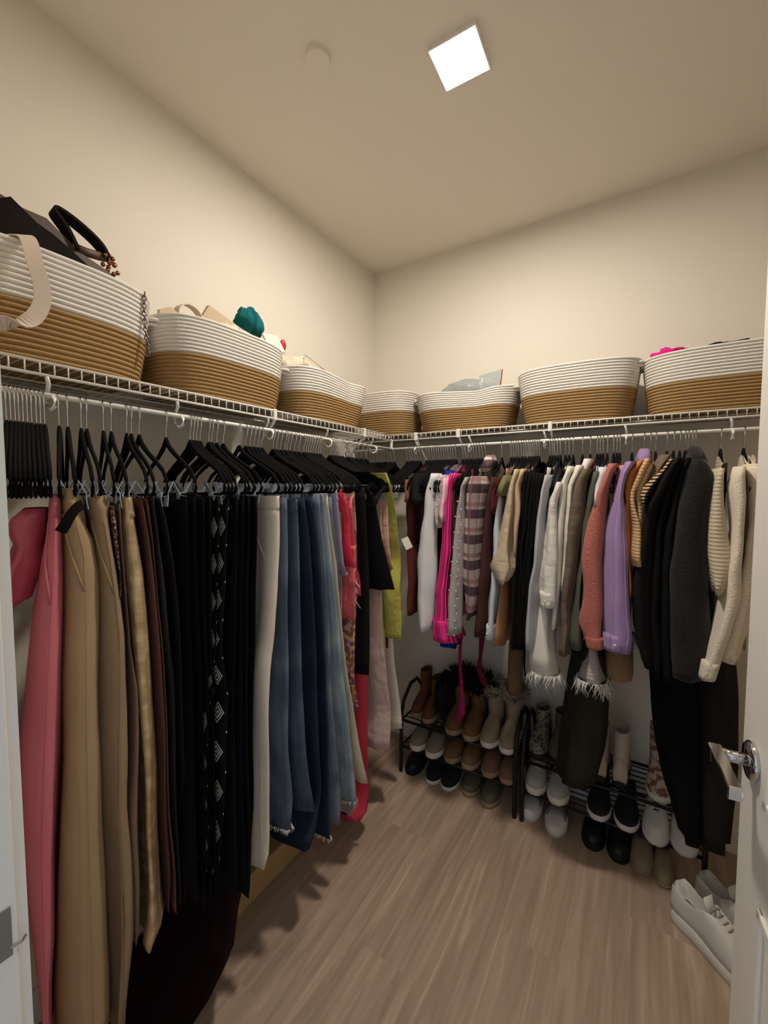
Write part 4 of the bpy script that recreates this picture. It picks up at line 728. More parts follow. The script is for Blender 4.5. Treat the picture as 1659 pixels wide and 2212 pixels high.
# ------------------------------------------------------------------ fabrics
FAB = {}
for nm, c, kind, c2 in (
    ('pink', (206, 116, 130), 'weave', None), ('pink_satin', (190, 82, 104), 'satin', None), ('tan', (172, 147, 114), 'weave', None),
    ('khaki', (156, 134, 106), 'weave', None), ('pinklace', (196, 158, 146), 'lace', (80, 50, 44)), ('taupe', (128, 104, 92), 'weave', None),
    ('gold', (176, 150, 108), 'gold', (238, 214, 168)), ('brown', (96, 66, 62), 'weave', None), ('brown2', (118, 74, 60), 'weave', None),
    ('char', (46, 40, 42), 'weave', None), ('char2', (36, 33, 32), 'weave', None), ('black', (15, 14, 15), 'weave', None), ('black2', (24, 22, 23), 'weave', None),
    ('blackdeep', (10, 10, 11), 'weave', None), ('diamond', (14, 13, 13), 'diamond', (205, 200, 186)), ('burgundy', (34, 10, 15), 'weave', None),
    ('white', (226, 214, 198), 'weave', None), ('denim', (70, 84, 102), 'denim', (112, 126, 140)), ('denim2', (60, 74, 92), 'denim', (92, 106, 122)),
    ('navy', (30, 38, 52), 'denim', (42, 52, 68)), ('denim3', (78, 92, 108), 'denim', (132, 146, 158)), ('acid', (116, 134, 146), 'denim', (182, 194, 198)),
    ('cream', (226, 214, 192), 'weave', None), ('palepink', (190, 160, 152), 'weave', None), ('denim4', (92, 104, 120), 'denim', (120, 130, 142)),
    ('lilacdenim', (156, 146, 172), 'denim', (190, 182, 200)), ('red', (222, 62, 86), 'crinkle', None), ('salmon', (226, 108, 116), 'crinkle', None),
    ('floral', (132, 86, 66), 'floral', (176, 150, 138)), ('crimson', (190, 58, 78), 'weave', None), ('leopard', (186, 160, 128), 'leopard', (128, 102, 78)),
    ('rust', (128, 74, 46), 'satin', None), ('blush', (212, 186, 178), 'crinkle', None), ('dusty', (214, 166, 152), 'crinkle', None),
    ('chart', (190, 184, 88), 'crinkle', None), ('creamlace', (222, 208, 196), 'lace', (240, 230, 220)), ('rustdark', (96, 46, 38), 'weave', None),
    ('whitegrey', (222, 222, 224), 'weave', None), ('greylace', (196, 190, 186), 'lace', (150, 146, 146)), ('lightpink', (232, 176, 196), 'crinkle', None),
    ('hotpink', (230, 40, 130), 'pleat', None), ('royal', (30, 48, 150), 'crinkle', None), ('brown3', (66, 48, 40), 'weave', None),
    ('heather', (166, 160, 156), 'wool', None), ('plaid', (212, 194, 186), 'plaid', None), ('maroon', (74, 46, 44), 'weave', None),
    ('burgundy2', (86, 28, 34), 'weave', None), ('whiteblue', (206, 212, 222), 'weave', None), ('olive', (108, 112, 76), 'weave', None),
    ('bronze', (176, 124, 84), 'satin', None), ('beige', (204, 184, 156), 'crinkle', None), ('beige2', (198, 170, 140), 'weave', None),
    ('greyknit', (176, 176, 180), 'cord', None), ('offwhite', (224, 220, 212), 'weave', None), ('offwhite2', (228, 220, 204), 'crinkle', None),
    ('whitedenim', (226, 222, 214), 'crinkle', None), ('taupejacket', (110, 96, 84), 'crinkle', None), ('greenkhaki', (88, 92, 78), 'weave', None),
    ('rose', (168, 92, 100), 'weave', None), ('salmonhood', (172, 100, 88), 'wool', None), ('mauve', (186, 138, 130), 'crinkle', None),
    ('purple', (160, 132, 180), 'cord', None), ('orange', (190, 116, 58), 'weave', None), ('ribtan', (206, 168, 120), 'rib', None),
    ('tanknit', (206, 172, 126), 'knit', None), ('stripes', (196, 164, 120), 'stripes', (40, 34, 30)), ('charjacket', (27, 25, 24), 'wool', None),
    ('creamknit', (206, 190, 164), 'knit', None), ('creamwool', (216, 204, 186), 'wool', None), ('creamwool2', (222, 208, 186), 'wool', None),
    ('knitgrey', (176, 168, 164), 'knit', None), ('tanbag', (146, 112, 80), 'wool', None), ('oliveblack', (44, 42, 32), 'weave', None),
    ('tandark', (120, 96, 74), 'weave', None), ('raspberry', (150, 34, 84), 'weave', None), ('raspberry2', (110, 24, 56), 'weave', None),
    ('fray', (214, 212, 206), 'wool', None),
):
    FAB[nm] = fabric('cloth_' + nm.replace('2', '_b').replace('3', '_c').replace('4', '_d'), c, kind, c2=c2)

leather_dark = plain('dark_brown_leather', (20, 14, 12), 0.8, 0.12, vary=0.3, scale=40, bump=0.1)

def ribbon(name, pts, width, m, parent=None, thick=0.0022, wv=(0, 0, 1)):
    """flat strap along points, width across wv"""
    wv = Vector(wv).normalized()
    pts = [Vector(p) for p in pts]
    fine = []
    for i in range(len(pts) - 1):
        p0, p1, p2, p3 = pts[max(i - 1, 0)], pts[i], pts[i + 1], pts[min(i + 2, len(pts) - 1)]
        for j in range(5):
            t = j / 5
            fine.append(0.5 * ((2 * p1) + (p2 - p0) * t + (2 * p0 - 5 * p1 + 4 * p2 - p3) * t * t + (3 * p1 - p0 - 3 * p2 + p3) * t ** 3))
    fine.append(pts[-1])
    rs = []
    for i, p in enumerate(fine):
        d = (fine[min(i + 1, len(fine) - 1)] - fine[max(i - 1, 0)]).normalized()
        a = (wv - d * wv.dot(d)).normalized()
        b = d.cross(a)
        rs.append([p + a * width / 2 + b * thick / 2, p - a * width / 2 + b * thick / 2, p - a * width / 2 - b * thick / 2, p + a * width / 2 - b * thick / 2])
    return obj(name, MB().rings(rs).mesh(name, False), m, parent)

# ------------------------------------------------------------------ garments
def resample(L, step=0.045):
    """smooth the few measured levels into many, from the top down"""
    out = []
    n = len(L)
    for i in range(n - 1):
        p0, p1, p2, p3 = L[max(i - 1, 0)], L[i], L[i + 1], L[min(i + 2, n - 1)]
        m = max(1, int(abs(p1[0] - p2[0]) / step + 0.5))
        for j in range(m):
            t = j / m
            q = []
            for c in range(5):
                a, b = p1[c], p2[c]
                if c == 0:
                    q.append(a + (b - a) * t)
                    continue
                d1, d2 = (b - p0[c]) * 0.35, (p3[c] - a) * 0.35
                h1 = 2 * t ** 3 - 3 * t * t + 1
                h2 = t ** 3 - 2 * t * t + t
                h3 = -2 * t ** 3 + 3 * t * t
                h4 = t ** 3 - t * t
                q.append(h1 * a + h2 * d1 + h3 * b + h4 * d2)
            out.append(q)
    out.append(list(L[-1]))
    return out

def loft(L, rail, ang, fa, wa, seed, M=11, shoulder=0.0, zsh=0.12, hem=0.0, wrinkle=0.003, step=0.045, folds=None, open_top=False, zf=5.0):
    """cloth tube: level = (z, front x, front y, width to the back, thickness)"""
    a = math.radians(ang)
    if rail == 'L':
        uf, nn = Vector((math.cos(a), math.sin(a), 0)), Vector((-math.sin(a), math.cos(a), 0))
    else:
        uf, nn = Vector((math.sin(a), -math.cos(a), 0)), Vector((-math.cos(a), -math.sin(a), 0))
    R = resample(L, step)
    rnd = random.Random(seed)
    ph, ph2 = rnd.uniform(0, 6.28), rnd.uniform(0, 6.28)
    ztop, zbot = R[0][0], R[-1][0]
    vs, fs, uv = [], [], []
    N = 2 * M
    ts = [0.5 - 0.5 * math.cos(PI * i / M) for i in range(M + 1)]
    loop = [(t, 1) for t in ts] + [(t, -1) for t in ts[-2:0:-1]]
    N = len(loop)
    for ri, (z, fx, fy, wd, th) in enumerate(R):
        wd = max(wd, 0.004)
        th = max(th, 0.004)
        nf = folds if folds else max(1.0, wd / 0.075)
        low = min(1.0, max(0.0, (ztop - z) / max(0.05, ztop - zbot) * 1.6))
        for t, s in loop:
            e = abs(2 * t - 1)
            prof = math.sqrt(max(0.0, 1 - e ** 3.2))
            fold = 1 - fa * low * (0.5 + 0.5 * math.cos(2 * PI * nf * t + ph + s * 0.9 + z * 1.3))
            off = min(wa, th * 0.25) * low * math.sin(2 * PI * t * nf * 0.8 + ph2 + z * 2.1)
            d = s * th / 2 * prof * fold + off
            zz = z
            if shoulder and z > ztop - zsh:
                zz = z - shoulder * (e ** 1.6) * ((z - (ztop - zsh)) / zsh)
            if hem and ri == len(R) - 1:
                zz = z + hem * math.sin(2 * PI * nf * t + ph)
            p = Vector((fx, fy, zz)) - uf * (t * wd) + nn * d
            if wrinkle:
                q = Vector((p.x * 14 + seed, p.y * 14, p.z * zf))
                amp = wrinkle * min(1.0, th / 0.02)
                p += nn * (noise.noise(q) * amp * 1.4) + uf * (noise.noise(q + Vector((7, 3, 1))) * amp)
            vs.append(p)
            uv.append((t * wd if s > 0 else -t * wd, zz))
    n = len(R)
    for i in range(n - 1):
        for j in range(N):
            k2 = (j + 1) % N
            fs.append((i * N + j, (i + 1) * N + j, (i + 1) * N + k2, i * N + k2))
    if not open_top:
        fs.append(tuple(range(N)))
    fs.append(tuple((n - 1) * N + j for j in range(N - 1, -1, -1)))
    return vs, fs, uv

def cloth(name, L, rail, ang, fa, wa, seed, m, parent, **kw):
    vs, fs, uv = loft(L, rail, ang, fa, wa, seed, **kw)
    return obj(name, mesh(name, vs, fs, True, uv), m, parent)

def interp(L, z):
    for p, q in zip(L, L[1:]):
        if p[0] >= z >= q[0]:
            t = (p[0] - z) / max(1e-6, p[0] - q[0])
            return [z] + [p[c] + (q[c] - p[c]) * t for c in range(1, 5)]
    return list(L[0] if z > L[0][0] else L[-1])

def piece(L, z1, z0, grow=0.002):
    """the stretch of a garment between two heights, a little proud of it"""
    out = []
    n = 4
    for i in range(n + 1):
        q = interp(L, z1 + (z0 - z1) * i / n)
        out.append((q[0], q[1], q[2], q[3], q[4] + 2 * grow))
    return out

def shift(L, rail, ang, du):
    a = math.radians(ang)
    ux, uy = (math.cos(a), math.sin(a)) if rail == 'L' else (math.sin(a), -math.cos(a))
    return [(q[0], q[1] + ux * du, q[2] + uy * du, q[3] + du, q[4]) for q in L]

def frayed(name, L, rail, ang, m, parent, n, length, seed):
    """loose threads below a hem, too many to count: one part of stuff"""
    rnd = random.Random(seed)
    a = math.radians(ang)
    if rail == 'L':
        uf, nn = Vector((math.cos(a), math.sin(a), 0)), Vector((-math.sin(a), math.cos(a), 0))
    else:
        uf, nn = Vector((math.sin(a), -math.cos(a), 0)), Vector((-math.cos(a), -math.sin(a), 0))
    q = L[-1]
    mb = MB()
    for i in range(n):
        t = rnd.random() ** 1.5
        e = abs(2 * t - 1)
        s_ = rnd.choice((-1, 1))
        p = Vector((q[1], q[2], q[0] + 0.004)) - uf * (t * q[3]) + nn * (s_ * q[4] / 2 * math.sqrt(max(0.03, 1 - e ** 3)))
        ln = length * rnd.uniform(0.5, 1.2)
        mid = p + Vector((rnd.uniform(-1, 1) * ln * 0.25, rnd.uniform(-1, 1) * ln * 0.25, -ln * 0.5))
        end = mid + Vector((rnd.uniform(-1, 1) * ln * 0.3, rnd.uniform(-1, 1) * ln * 0.3, -ln * 0.5))
        mb.tube([p, mid, end], [0.0016, 0.0014, 0.0006], 3)
    o = obj(name, mb.mesh(name), m, parent)
    o['kind'] = 'stuff'
    return o

button_m = plain('pale_button', (222, 214, 200), 0.35, 0.5, bump=0.0)
tag_m = plain('paper_tag', (236, 230, 214), 0.8, 0.2)
pearl_m = plain('pearl_bead', (238, 234, 228), 0.2, 0.6, bump=0.0)
seed = 100
for name, label, cat, group, mat_k, rail, ang, L, fa, wa, parts, *rest in GARMENTS:
    seed += 1
    m = FAB[mat_k]
    L = [tuple(q) for q in L]
    top = 1.455 if rail == 'L' else 1.56
    root = empty(name, label, cat, (L[0][1], L[0][2], L[0][0]), 0, group or None)
    root_inv = Vector(root.location)
    made = []
    body = rest[0] if rest else None
    if L[0][0] < top - 0.12:
        # the upper part is tucked away between its neighbours
        q = L[0]
        L = [(top, q[1], q[2] if rail == 'L' else -0.44, min(q[3], 0.24), 0.008), (q[0] + 0.06, q[1], q[2], q[3], min(q[4] * 0.5, 0.012))] + L
    if body is None:
        part = 'cloth' if cat in ('scarf', 'sash', 'cord') else 'body'
        made.append(cloth(part, L, rail, ang, fa, wa, seed, m, root, hem=0.006 if 'f' in parts or fa > 0.35 else 0.002, **({'folds': 4, 'step': 0.02, 'wrinkle': 0.006, 'zf': 12.0} if 'R' in parts else {})))
    else:
        bm, zb, bx = body
        q = L[0]
        z1 = 1.592
        B = [(z1, bx, -0.385, 0.17, 0.012), (z1 - 0.05, bx, -0.392, 0.20, 0.014), (z1 - 0.13, bx, -0.39, 0.24, 0.015), (1.2, bx, -0.385, 0.26, 0.015), (zb + 0.05, bx, -0.385, 0.26, 0.015), (zb, bx, -0.385, 0.26, 0.015)]
        B = [b_ for i_, b_ in enumerate(B) if i_ in (0, 5) or b_[0] > zb + 0.04]
        made.append(cloth('body', B, 'R', 0, 0.3, 0.004, seed + 500, FAB[bm], root, shoulder=0.03, zsh=0.14, hem=0.004, M=8, open_top=True))
        made.append(cloth('sleeve', L, rail, ang, fa, wa, seed, m, root, hem=0.002, M=10, wrinkle=0.0048, zf=10.0, step=0.03))
    zt, zb_ = L[0][0], L[-1][0]
    if 'w' in parts:
        made.append(cloth('waistband', piece(L, zt + 0.001, zt - 0.042, 0.0015), rail, ang, 0, 0, seed, m, root, wrinkle=0, step=0.02))
    if 'k' in parts:
        made.append(cloth('cuff', piece(L, zb_ + (0.055 if name != 'hoodie' else 0.04), zb_ - 0.001, 0.0016), rail, ang, 0.1, 0, seed, m, root, wrinkle=0.001, step=0.02))
        if name in ('jacket', 'shirt'):
            q = interp(L, zb_ + 0.025)
            bt = MB()
            bt.ball((q[1] - 0.35 * q[4] * 0.2, q[2] - 0.004, q[0]), 0.005, 8, 5, (1, 0.5, 1))
            obj('cuff_button', bt.mesh('cuff_button'), button_m, made[-1])
    if 'h' in parts and name == 'dress':
        made.append(cloth('hem_band', piece(L, zb_ + 0.09, zb_ - 0.002, 0.006), rail, ang, 0.5, 0.004, seed, m, root, step=0.02, folds=9))
    if 'r' in parts:
        for zz in (zt - 0.18, zt - 0.26):
            if zz > zb_ + 0.05:
                made.append(cloth('ruffle', piece(L, zz, zz - 0.07, 0.010), rail, ang, 0.5, 0.006, seed + 3, m, root, step=0.02, folds=6))
    if 'p' in parts:
        # slanted front pocket: a welt line that runs down the visible face
        a = math.radians(ang)
        uf, nn = Vector((math.cos(a), math.sin(a), 0)), Vector((-math.sin(a), math.cos(a), 0))
        pts = []
        for i in range(7):
            t = i / 6
            q = interp(L, zt - 0.05 - 0.15 * t)
            u_ = 0.11 - 0.085 * t ** 1.3
            if 'S' in parts:
                d_ = -0.40 + 0.52 * t ** 1.4
                e = (1 - (2 * d_) ** 2) ** (1 / 3.2)
                pts.append(Vector((q[1], q[2], q[0])) - uf * ((1 - e) / 2 * q[3] - 0.0035) + nn * (d_ * q[4] * 0.94))
                continue
            e = abs(2 * u_ / q[3] - 1)
            pts.append(Vector((q[1], q[2], q[0])) - uf * u_ - nn * (q[4] / 2 * math.sqrt(max(0, 1 - e ** 3.2)) * 0.95 + 0.0006))
        made.append(obj('pocket_welt', MB().tube(pts, 0.0024, 5).mesh('pocket_welt'), m, root))
        qs = [interp(L, zt - 0.05 - (zt - 0.05 - zb_ - 0.01) * i / 14) for i in range(15)]
        pts = [Vector((q[1], q[2], q[0])) - uf * 0.014 - nn * (q[4] / 2 * 0.62) for q in qs]
        if 'S' in parts:
            pts = [Vector((q[1], q[2], q[0])) + uf * 0.001 + nn * (0.14 * q[4]) for q in qs]
        made.append(obj('side_seam', MB().tube(pts, 0.0011, 4).mesh('side_seam'), m, root))
    if 'f' in parts:
        made.append(frayed('frayed_hem', L, rail, ang, FAB['fray'] if mat_k not in ('lilacdenim',) else m, root, 260 if rail == 'R' else 160, 0.05 if rail == 'R' else 0.016, seed))
    if 'b' in parts:
        mb = MB()
        R_ = resample(L, 0.03)
        for i, q in enumerate(R_[3:]):
            for dx in (-0.36, 0.36):
                mb.ball((q[1] + dx * q[4] + (0.003 if i % 2 else -0.003), q[2] + 0.010, q[0]), 0.0032, 6, 4)
        pe = obj('pearls', mb.mesh('pearls'), pearl_m, root)
        pe['kind'] = 'stuff'
        pe['label'] = 'white pearl beads'
        made.append(pe)
    if 'c' in parts:
        q = L[0]
        bx = body[2] if body else q[1]
        mb = MB()
        cz = 1.585
        rs = []
        for i in range(9):
            t = i / 8
            y_ = -0.40 + 0.20 * t
            hgt = 0.030 + 0.014 * math.sin(PI * t)
            xo = 0.020 * math.sin(PI * min(1, t * 1.2))
            zc = cz - 0.03 + 0.028 * math.sin(PI * t)
            rs.append([(bx - 0.014 - xo, y_, zc - 0.006), (bx - 0.006 - xo * .4, y_, zc + hgt), (bx + 0.006 + xo * .4, y_, zc + hgt), (bx + 0.014 + xo, y_, zc - 0.006)])
        mb.rings(rs)
        made.append(obj('collar', mb.mesh('collar'), m, root))
    if 't' in parts:
        q = interp(L, zt - 0.3)
        tg = MB().box((-0.001, -0.016, -0.026), (0.001, 0.016, 0.026), 0.0004)
        o = obj('price_tag', tg.mesh('price_tag', False), tag_m, root)
        o['label'] = 'white cardboard tag'
        o.rotation_euler = (0.45, 0, -0.9)
        o.location = (q[1] + 0.03, q[2] + 0.02, q[0])
        made.append(o)
    if name == 'shorts' and mat_k == 'red':
        q0 = interp(L, zt - 0.36)
        st = MB().tube([(q0[1] - 0.02, q0[2] - 0.03, zt - 0.33), (q0[1] + 0.014, q0[2] - 0.028, zt - 0.36), (q0[1] + 0.006, q0[2] - 0.02, zt - 0.39), (q0[1] - 0.012, q0[2] - 0.03, zt - 0.36), (q0[1], q0[2] - 0.03, zt - 0.42), (q0[1] + 0.014, q0[2] - 0.02, zt - 0.445)], 0.0016, 5)
        o = obj('drawstring', st.mesh('drawstring'), FAB['fray'], root)
        o['label'] = 'white drawstring'
        made.append(o)
    for o in made:
        o.location = Vector(o.location) - root_inv

o = ribbon('belt', [(0.502, -1.803, 1.400), (0.506, -1.797, 1.412), (0.508, -1.788, 1.430), (0.506, -1.777, 1.443), (0.500, -1.766, 1.448)], 0.018, leather_dark, None, 0.003, (0.2, -0.5, 0.9))
tag(o, 'dark belt looped across the top of the tan trousers', 'belt')
# ------------------------------------------------------------------ rope baskets
def rope(name, c, c2):
    k = Nodes(name)
    u = k.n('UVMap').outputs[0]
    sep = k.n('SeparateXYZ')
    k.l(u, sep.inputs[0])
    tw = k.math('MULTIPLY', k.math('SINE', k.math('ADD', k.math('MULTIPLY', sep.outputs[0], 2 * PI / 0.006), k.math('MULTIPLY', sep.outputs[1], 2 * PI / 0.012))), 0.45)
    n = k.noise(k.obj(), 300, 2)
    h = k.math('ADD', tw, n)
    k.color(k.mix(k.ramp(h, -0.6, 1.6), rgb(c2), rgb(c)))
    k.bump(h, 0.3, 0.002)
    return k.finish(0.95, 0.1)
rope_white = rope('white_cotton_rope', (234, 229, 221), (212, 206, 197))
rope_tan = rope('tan_cotton_rope', (182, 148, 102), (150, 118, 76))
def basket(label, c, la, lb, h, rz, top=1.26, rows=19, white_rows=8, dents=(), lift=(), handles=(), lean=0.0, drop=0.0):
    """oval coil basket: la, lb half lengths of the base; top widens along the length"""
    t = empty('rope_basket', label, 'basket', (c[0], c[1], ZS + 0.0026), rz, None)
    N = 72
    rr = h / rows * 0.5
    def ring(f, d, r_extra):
        # f: 0 base .. 1 rim, d: sideways bulge of the coil
        fl = f ** 0.8
        A = la * (1 + (top - 1) * fl)
        B = lb * (1 + 0.22 * math.sin(min(1, f * 1.25) * PI / 2))
        pts = []
        for j in range(N):
            th = 2 * PI * j / N
            ex = 2.0 / 2.9
            cx, sx = math.cos(th), math.sin(th)
            x = (A + d) * math.copysign(abs(cx) ** ex, cx)
            y = (B + d) * math.copysign(abs(sx) ** ex, sx)
            dz = 0.0
            for (ang_, wid, amt) in dents:
                dd = math.atan2(math.sin(th - ang_), math.cos(th - ang_))
                gq = math.exp(-(dd / wid) ** 2) * amt * f
                x += gq * cx
                y += gq * sx
            for (ang_, wid, amt) in lift:
                dd = math.atan2(math.sin(th - ang_), math.cos(th - ang_))
                dz += math.exp(-(dd / wid) ** 2) * amt * f ** 1.5
            z = h * f + dz + lean * x * f
            pts.append((x, y, z))
        return pts
    def band(i0, i1, name_, m):
        rs, uvs = [], []
        for i in range(i0, i1):
            for q in range(5):
                ph = -PI / 2 + PI * q / 4
                rs.append((ring((i + 0.5 + 0.5 * math.sin(ph)) / rows, rr * 1.15 * math.cos(ph), 0), (i + 0.5 + 0.5 * math.sin(ph)) * rr * 2))
        if i1 == rows:
            rs.append((ring(1.0, -rr, 0), h))
            rs.append((ring(0.96, -rr * 1.7, 0), h))
            rs.append((ring(0.2, -rr * 1.7, 0), h))
        vs, fs, uv = [], [], []
        for r_, v_ in rs:
            per = 0
            for j, p in enumerate(r_):
                if j:
                    per += (Vector(p) - Vector(r_[j - 1])).length
                vs.append(p)
                uv.append((per, v_))
        n = len(rs)
        for i in range(n - 1):
            for j in range(N):
                k2 = (j + 1) % N
                fs.append((i * N + j, i * N + k2, (i + 1) * N + k2, (i + 1) * N + j))
        if i0 == 0:
            fs.append(tuple(range(N - 1, -1, -1)))
        return obj(name_, mesh(name_, vs, fs, True, uv), m, t)
    o = band(0, rows - white_rows, 'tan_wall', rope_tan)
    o = band(rows - white_rows, rows, 'white_wall', rope_white)
    for sgn in handles:
        A = la * top
        zz = h + (lean * A * sgn)
        for (ang_, wid, amt) in lift:
            zz += amt if abs(math.cos(ang_) - sgn) < 0.3 else 0
        pts = []
        for i in range(13):
            q = PI * i / 12
            pts.append((sgn * (A - 0.012 + 0.034 * math.sin(q)), 0.075 * math.cos(q), zz - 0.020 + 0.006 * math.sin(q)))
        mb = MB().tube(pts, 0.0058, 7)
        pts = [(p[0] + sgn * (-0.003), p[1] * 0.9, p[2] - 0.0115) for p in pts]
        mb.tube(pts, 0.0058, 7)
        obj('handle', mb.mesh('handle'), rope_white, t)
    return t
HY = math.radians(90)
basket('white and tan rope basket holding dark leather bags, the first by the door jamb', (0.168, -1.700), 0.190, 0.122, 0.228, HY, 1.16, rows=20, white_rows=10)
basket('white and tan rope basket stuffed with beige totes and a teal cloth', (0.168, -1.232), 0.206, 0.122, 0.218, HY, 1.13, rows=21, white_rows=10, lift=((0, 0.5, 0.008), (PI, 0.5, -0.008)), handles=(-1,))
basket('white and tan rope basket with a dented front and a cream drawstring bag', (0.168, -0.735), 0.206, 0.122, 0.192, HY, 1.16, rows=19, white_rows=9, dents=((-PI / 2 + 0.25, 0.35, -0.034), (-PI / 2 - 0.7, 0.4, 0.010), (-PI / 2 + 0.9, 0.3, 0.014)), handles=(-1,))
basket('empty white and tan rope basket standing in the shelf corner', (0.203, -0.168), 0.157, 0.118, 0.222, 0.0, 1.12, rows=20, white_rows=9)
basket('white and tan rope basket with a clear zip bag inside and a dented front', (0.650, -0.165), 0.208, 0.120, 0.184, 0.0, 1.20, rows=18, white_rows=8, dents=((-PI / 2 + 0.25, 0.35, -0.026), (-PI / 2 - 0.5, 0.4, 0.012)), lift=((0, 0.45, 0.012), (PI, 0.4, 0.002), (-PI / 2 + 0.2, 0.3, -0.012)), handles=(-1, 1))
basket('white and tan rope basket with a wide end handle and nothing above its rim', (1.135, -0.168), 0.196, 0.122, 0.228, 0.0, 1.18, rows=21, white_rows=10, lift=((0, 0.5, 0.004), (PI, 0.5, -0.010)), handles=(1,))
basket('white and tan rope basket with hot pink cloth inside, partly behind the open door', (1.618, -0.168), 0.212, 0.122, 0.218, 0.0, 1.14, rows=20, white_rows=10)

# ------------------------------------------------------------------ what sticks out of the baskets
def blob(name, c, s, m, parent=None, seed_=1, amp=0.35, freq=3.0, nu=22, nv=14):
    """crumpled cloth lump"""
    vs, fs, uv = [], [], []
    for i in range(nv + 1):
        th = PI * (i + 0.02) / (nv + 0.04)
        for j in range(nu):
            p = Vector((math.sin(th) * math.cos(2 * PI * j / nu), math.sin(th) * math.sin(2 * PI * j / nu), math.cos(th)))
            d = 1 + amp * noise.noise(p * freq + Vector((seed_, seed_ * 2, 0))) + amp * 0.6 * noise.noise(p * freq * 2.3 + Vector((0, seed_, 5)))
            d += 0.18 * amp * abs(noise.noise(p * freq * 4 + Vector((3, seed_, 5))))
            vs.append((c[0] + p.x * s[0] * d, c[1] + p.y * s[1] * d, c[2] + p.z * s[2] * d))
            uv.append((j / nu * 0.3, i / nv * 0.2))
    for i in range(nv):
        for j in range(nu):
            k2 = (j + 1) % nu
            fs.append((i * nu + j, (i + 1) * nu + j, (i + 1) * nu + k2, i * nu + k2))
    fs.append(tuple(range(nu)))
    fs.append(tuple(nv * nu + j for j in range(nu - 1, -1, -1)))
    return obj(name, mesh(name, vs, fs, True, uv), m, parent)

def chain(name, pts, r, m, parent=None):
    mb = MB()
    pts = [Vector(p) for p in pts]
    for i in range(len(pts) - 1):
        c = (pts[i] + pts[i + 1]) / 2
        d = (pts[i + 1] - pts[i]).normalized()
        a = d.cross(Vector((0.3, 0.9, 0.2))).normalized()
        if i % 2:
            a = d.cross(a).normalized()
        ringp = [c + d * (r * 1.45 * math.cos(2 * PI * q / 10)) + a * (r * math.sin(2 * PI * q / 10)) for q in range(10)]
        mb.tube(ringp, r * 0.3, 5, closed=True, up=d.cross(a))
    o = obj(name, mb.mesh(name), m, parent)
    o['kind'] = 'stuff'
    return o
leather_tan = plain('taupe_leather', (92, 72, 56), 0.5, 0.4, vary=0.5, scale=40, bump=0.15)
gold_m = plain('rose_gold_metal', (170, 118, 96), 0.25, 0.5, 1.0, bump=0.0)
gun_m = plain('antique_chain', (128, 112, 104), 0.3, 0.5, 0.9, bump=0.0)
canvas = fabric('beige_canvas', (204, 184, 156), 'weave')
canvas2 = fabric('cream_canvas', (222, 208, 186), 'crinkle')
teal = fabric('teal_cloth', (24, 104, 108), 'crinkle')
hot = fabric('magenta_cloth', (224, 36, 140), 'crinkle')
RZ = ZS + 0.0026
bag = empty('handbag', 'dark brown leather handbag slumped on top of the first basket', 'handbag', (0.19, -1.72, RZ + 0.24))
def flat_bag(name, pts, th, m, parent, base):
    """a soft panel: outline in the y-z plane, leaning, with thickness"""
    vs = []
    n = len(pts)
    for s_ in (-1, 1):
        for (y_, z_, x_) in pts:
            vs.append((x_ + s_ * th / 2 - base[0], y_ - base[1], z_ - base[2]))
    fs = [tuple(range(n - 1, -1, -1)), tuple(range(n, 2 * n))] + [(i, (i + 1) % n, n + (i + 1) % n, n + i) for i in range(n)]
    return obj(name, mesh(name, vs, fs, False), m, parent)
b0 = bag.location
flat_bag('flap', [(-1.87, 2.045, 0.24), (-1.79, 2.072, 0.24), (-1.774, 2.084, 0.24), (-1.757, 2.072, 0.24), (-1.731, 2.054, 0.24), (-1.701, 2.044, 0.24), (-1.66, 2.022, 0.24), (-1.60, 1.985, 0.24), (-1.70, 1.955, 0.25), (-1.88, 1.955, 0.25)], 0.030, leather_dark, bag, b0)
flat_bag('gusset', [(-1.86, 2.09, 0.18), (-1.774, 2.106, 0.18), (-1.738, 2.098, 0.18), (-1.695, 2.099, 0.18), (-1.676, 2.086, 0.18), (-1.646, 2.066, 0.18), (-1.619, 2.051, 0.18), (-1.55, 2.030, 0.18), (-1.56, 1.96, 0.18), (-1.85, 1.96, 0.18)], 0.05, leather_tan, bag, b0)
def local(pts, base):
    return [(p[0] - base[0], p[1] - base[1], p[2] - base[2]) for p in pts]
ribbon('strap', local([(0.20, -1.636, 2.055), (0.20, -1.655, 2.092), (0.20, -1.678, 2.120), (0.20, -1.672, 2.129), (0.20, -1.641, 2.122), (0.20, -1.605, 2.106), (0.20, -1.580, 2.088), (0.20, -1.567, 2.066)], b0), 0.030, leather_dark, bag, 0.008, (1, 0, 0.2))
obj('roll', MB().tube(local([(0.20, -1.645, 2.062), (0.20, -1.615, 2.062), (0.20, -1.572, 2.068)], b0), 0.011, 8).mesh('roll'), leather_tan, bag)
mb = MB()
for i in range(16):
    rnd = random.Random(i)
    mb.ball((0.20 + rnd.uniform(-0.014, 0.014) - b0[0], -1.560 + rnd.uniform(-0.016, 0.014) - b0[1], 2.058 + rnd.uniform(-0.024, 0.024) - b0[2]), 0.006, 6, 4)
o = obj('charm', mb.mesh('charm'), gold_m, bag)
o['label'] = 'rose gold bead charm'
ch = chain('bag_chain', [(0.300, -1.527 - 0.003 * math.sin(i * 0.3), 1.975 - i * 0.0098) for i in range(17)], 0.0048, gun_m)
ch['kind'] = 'thing'
tag(ch, 'antique metal chain hanging down the end of the first basket', 'chain')
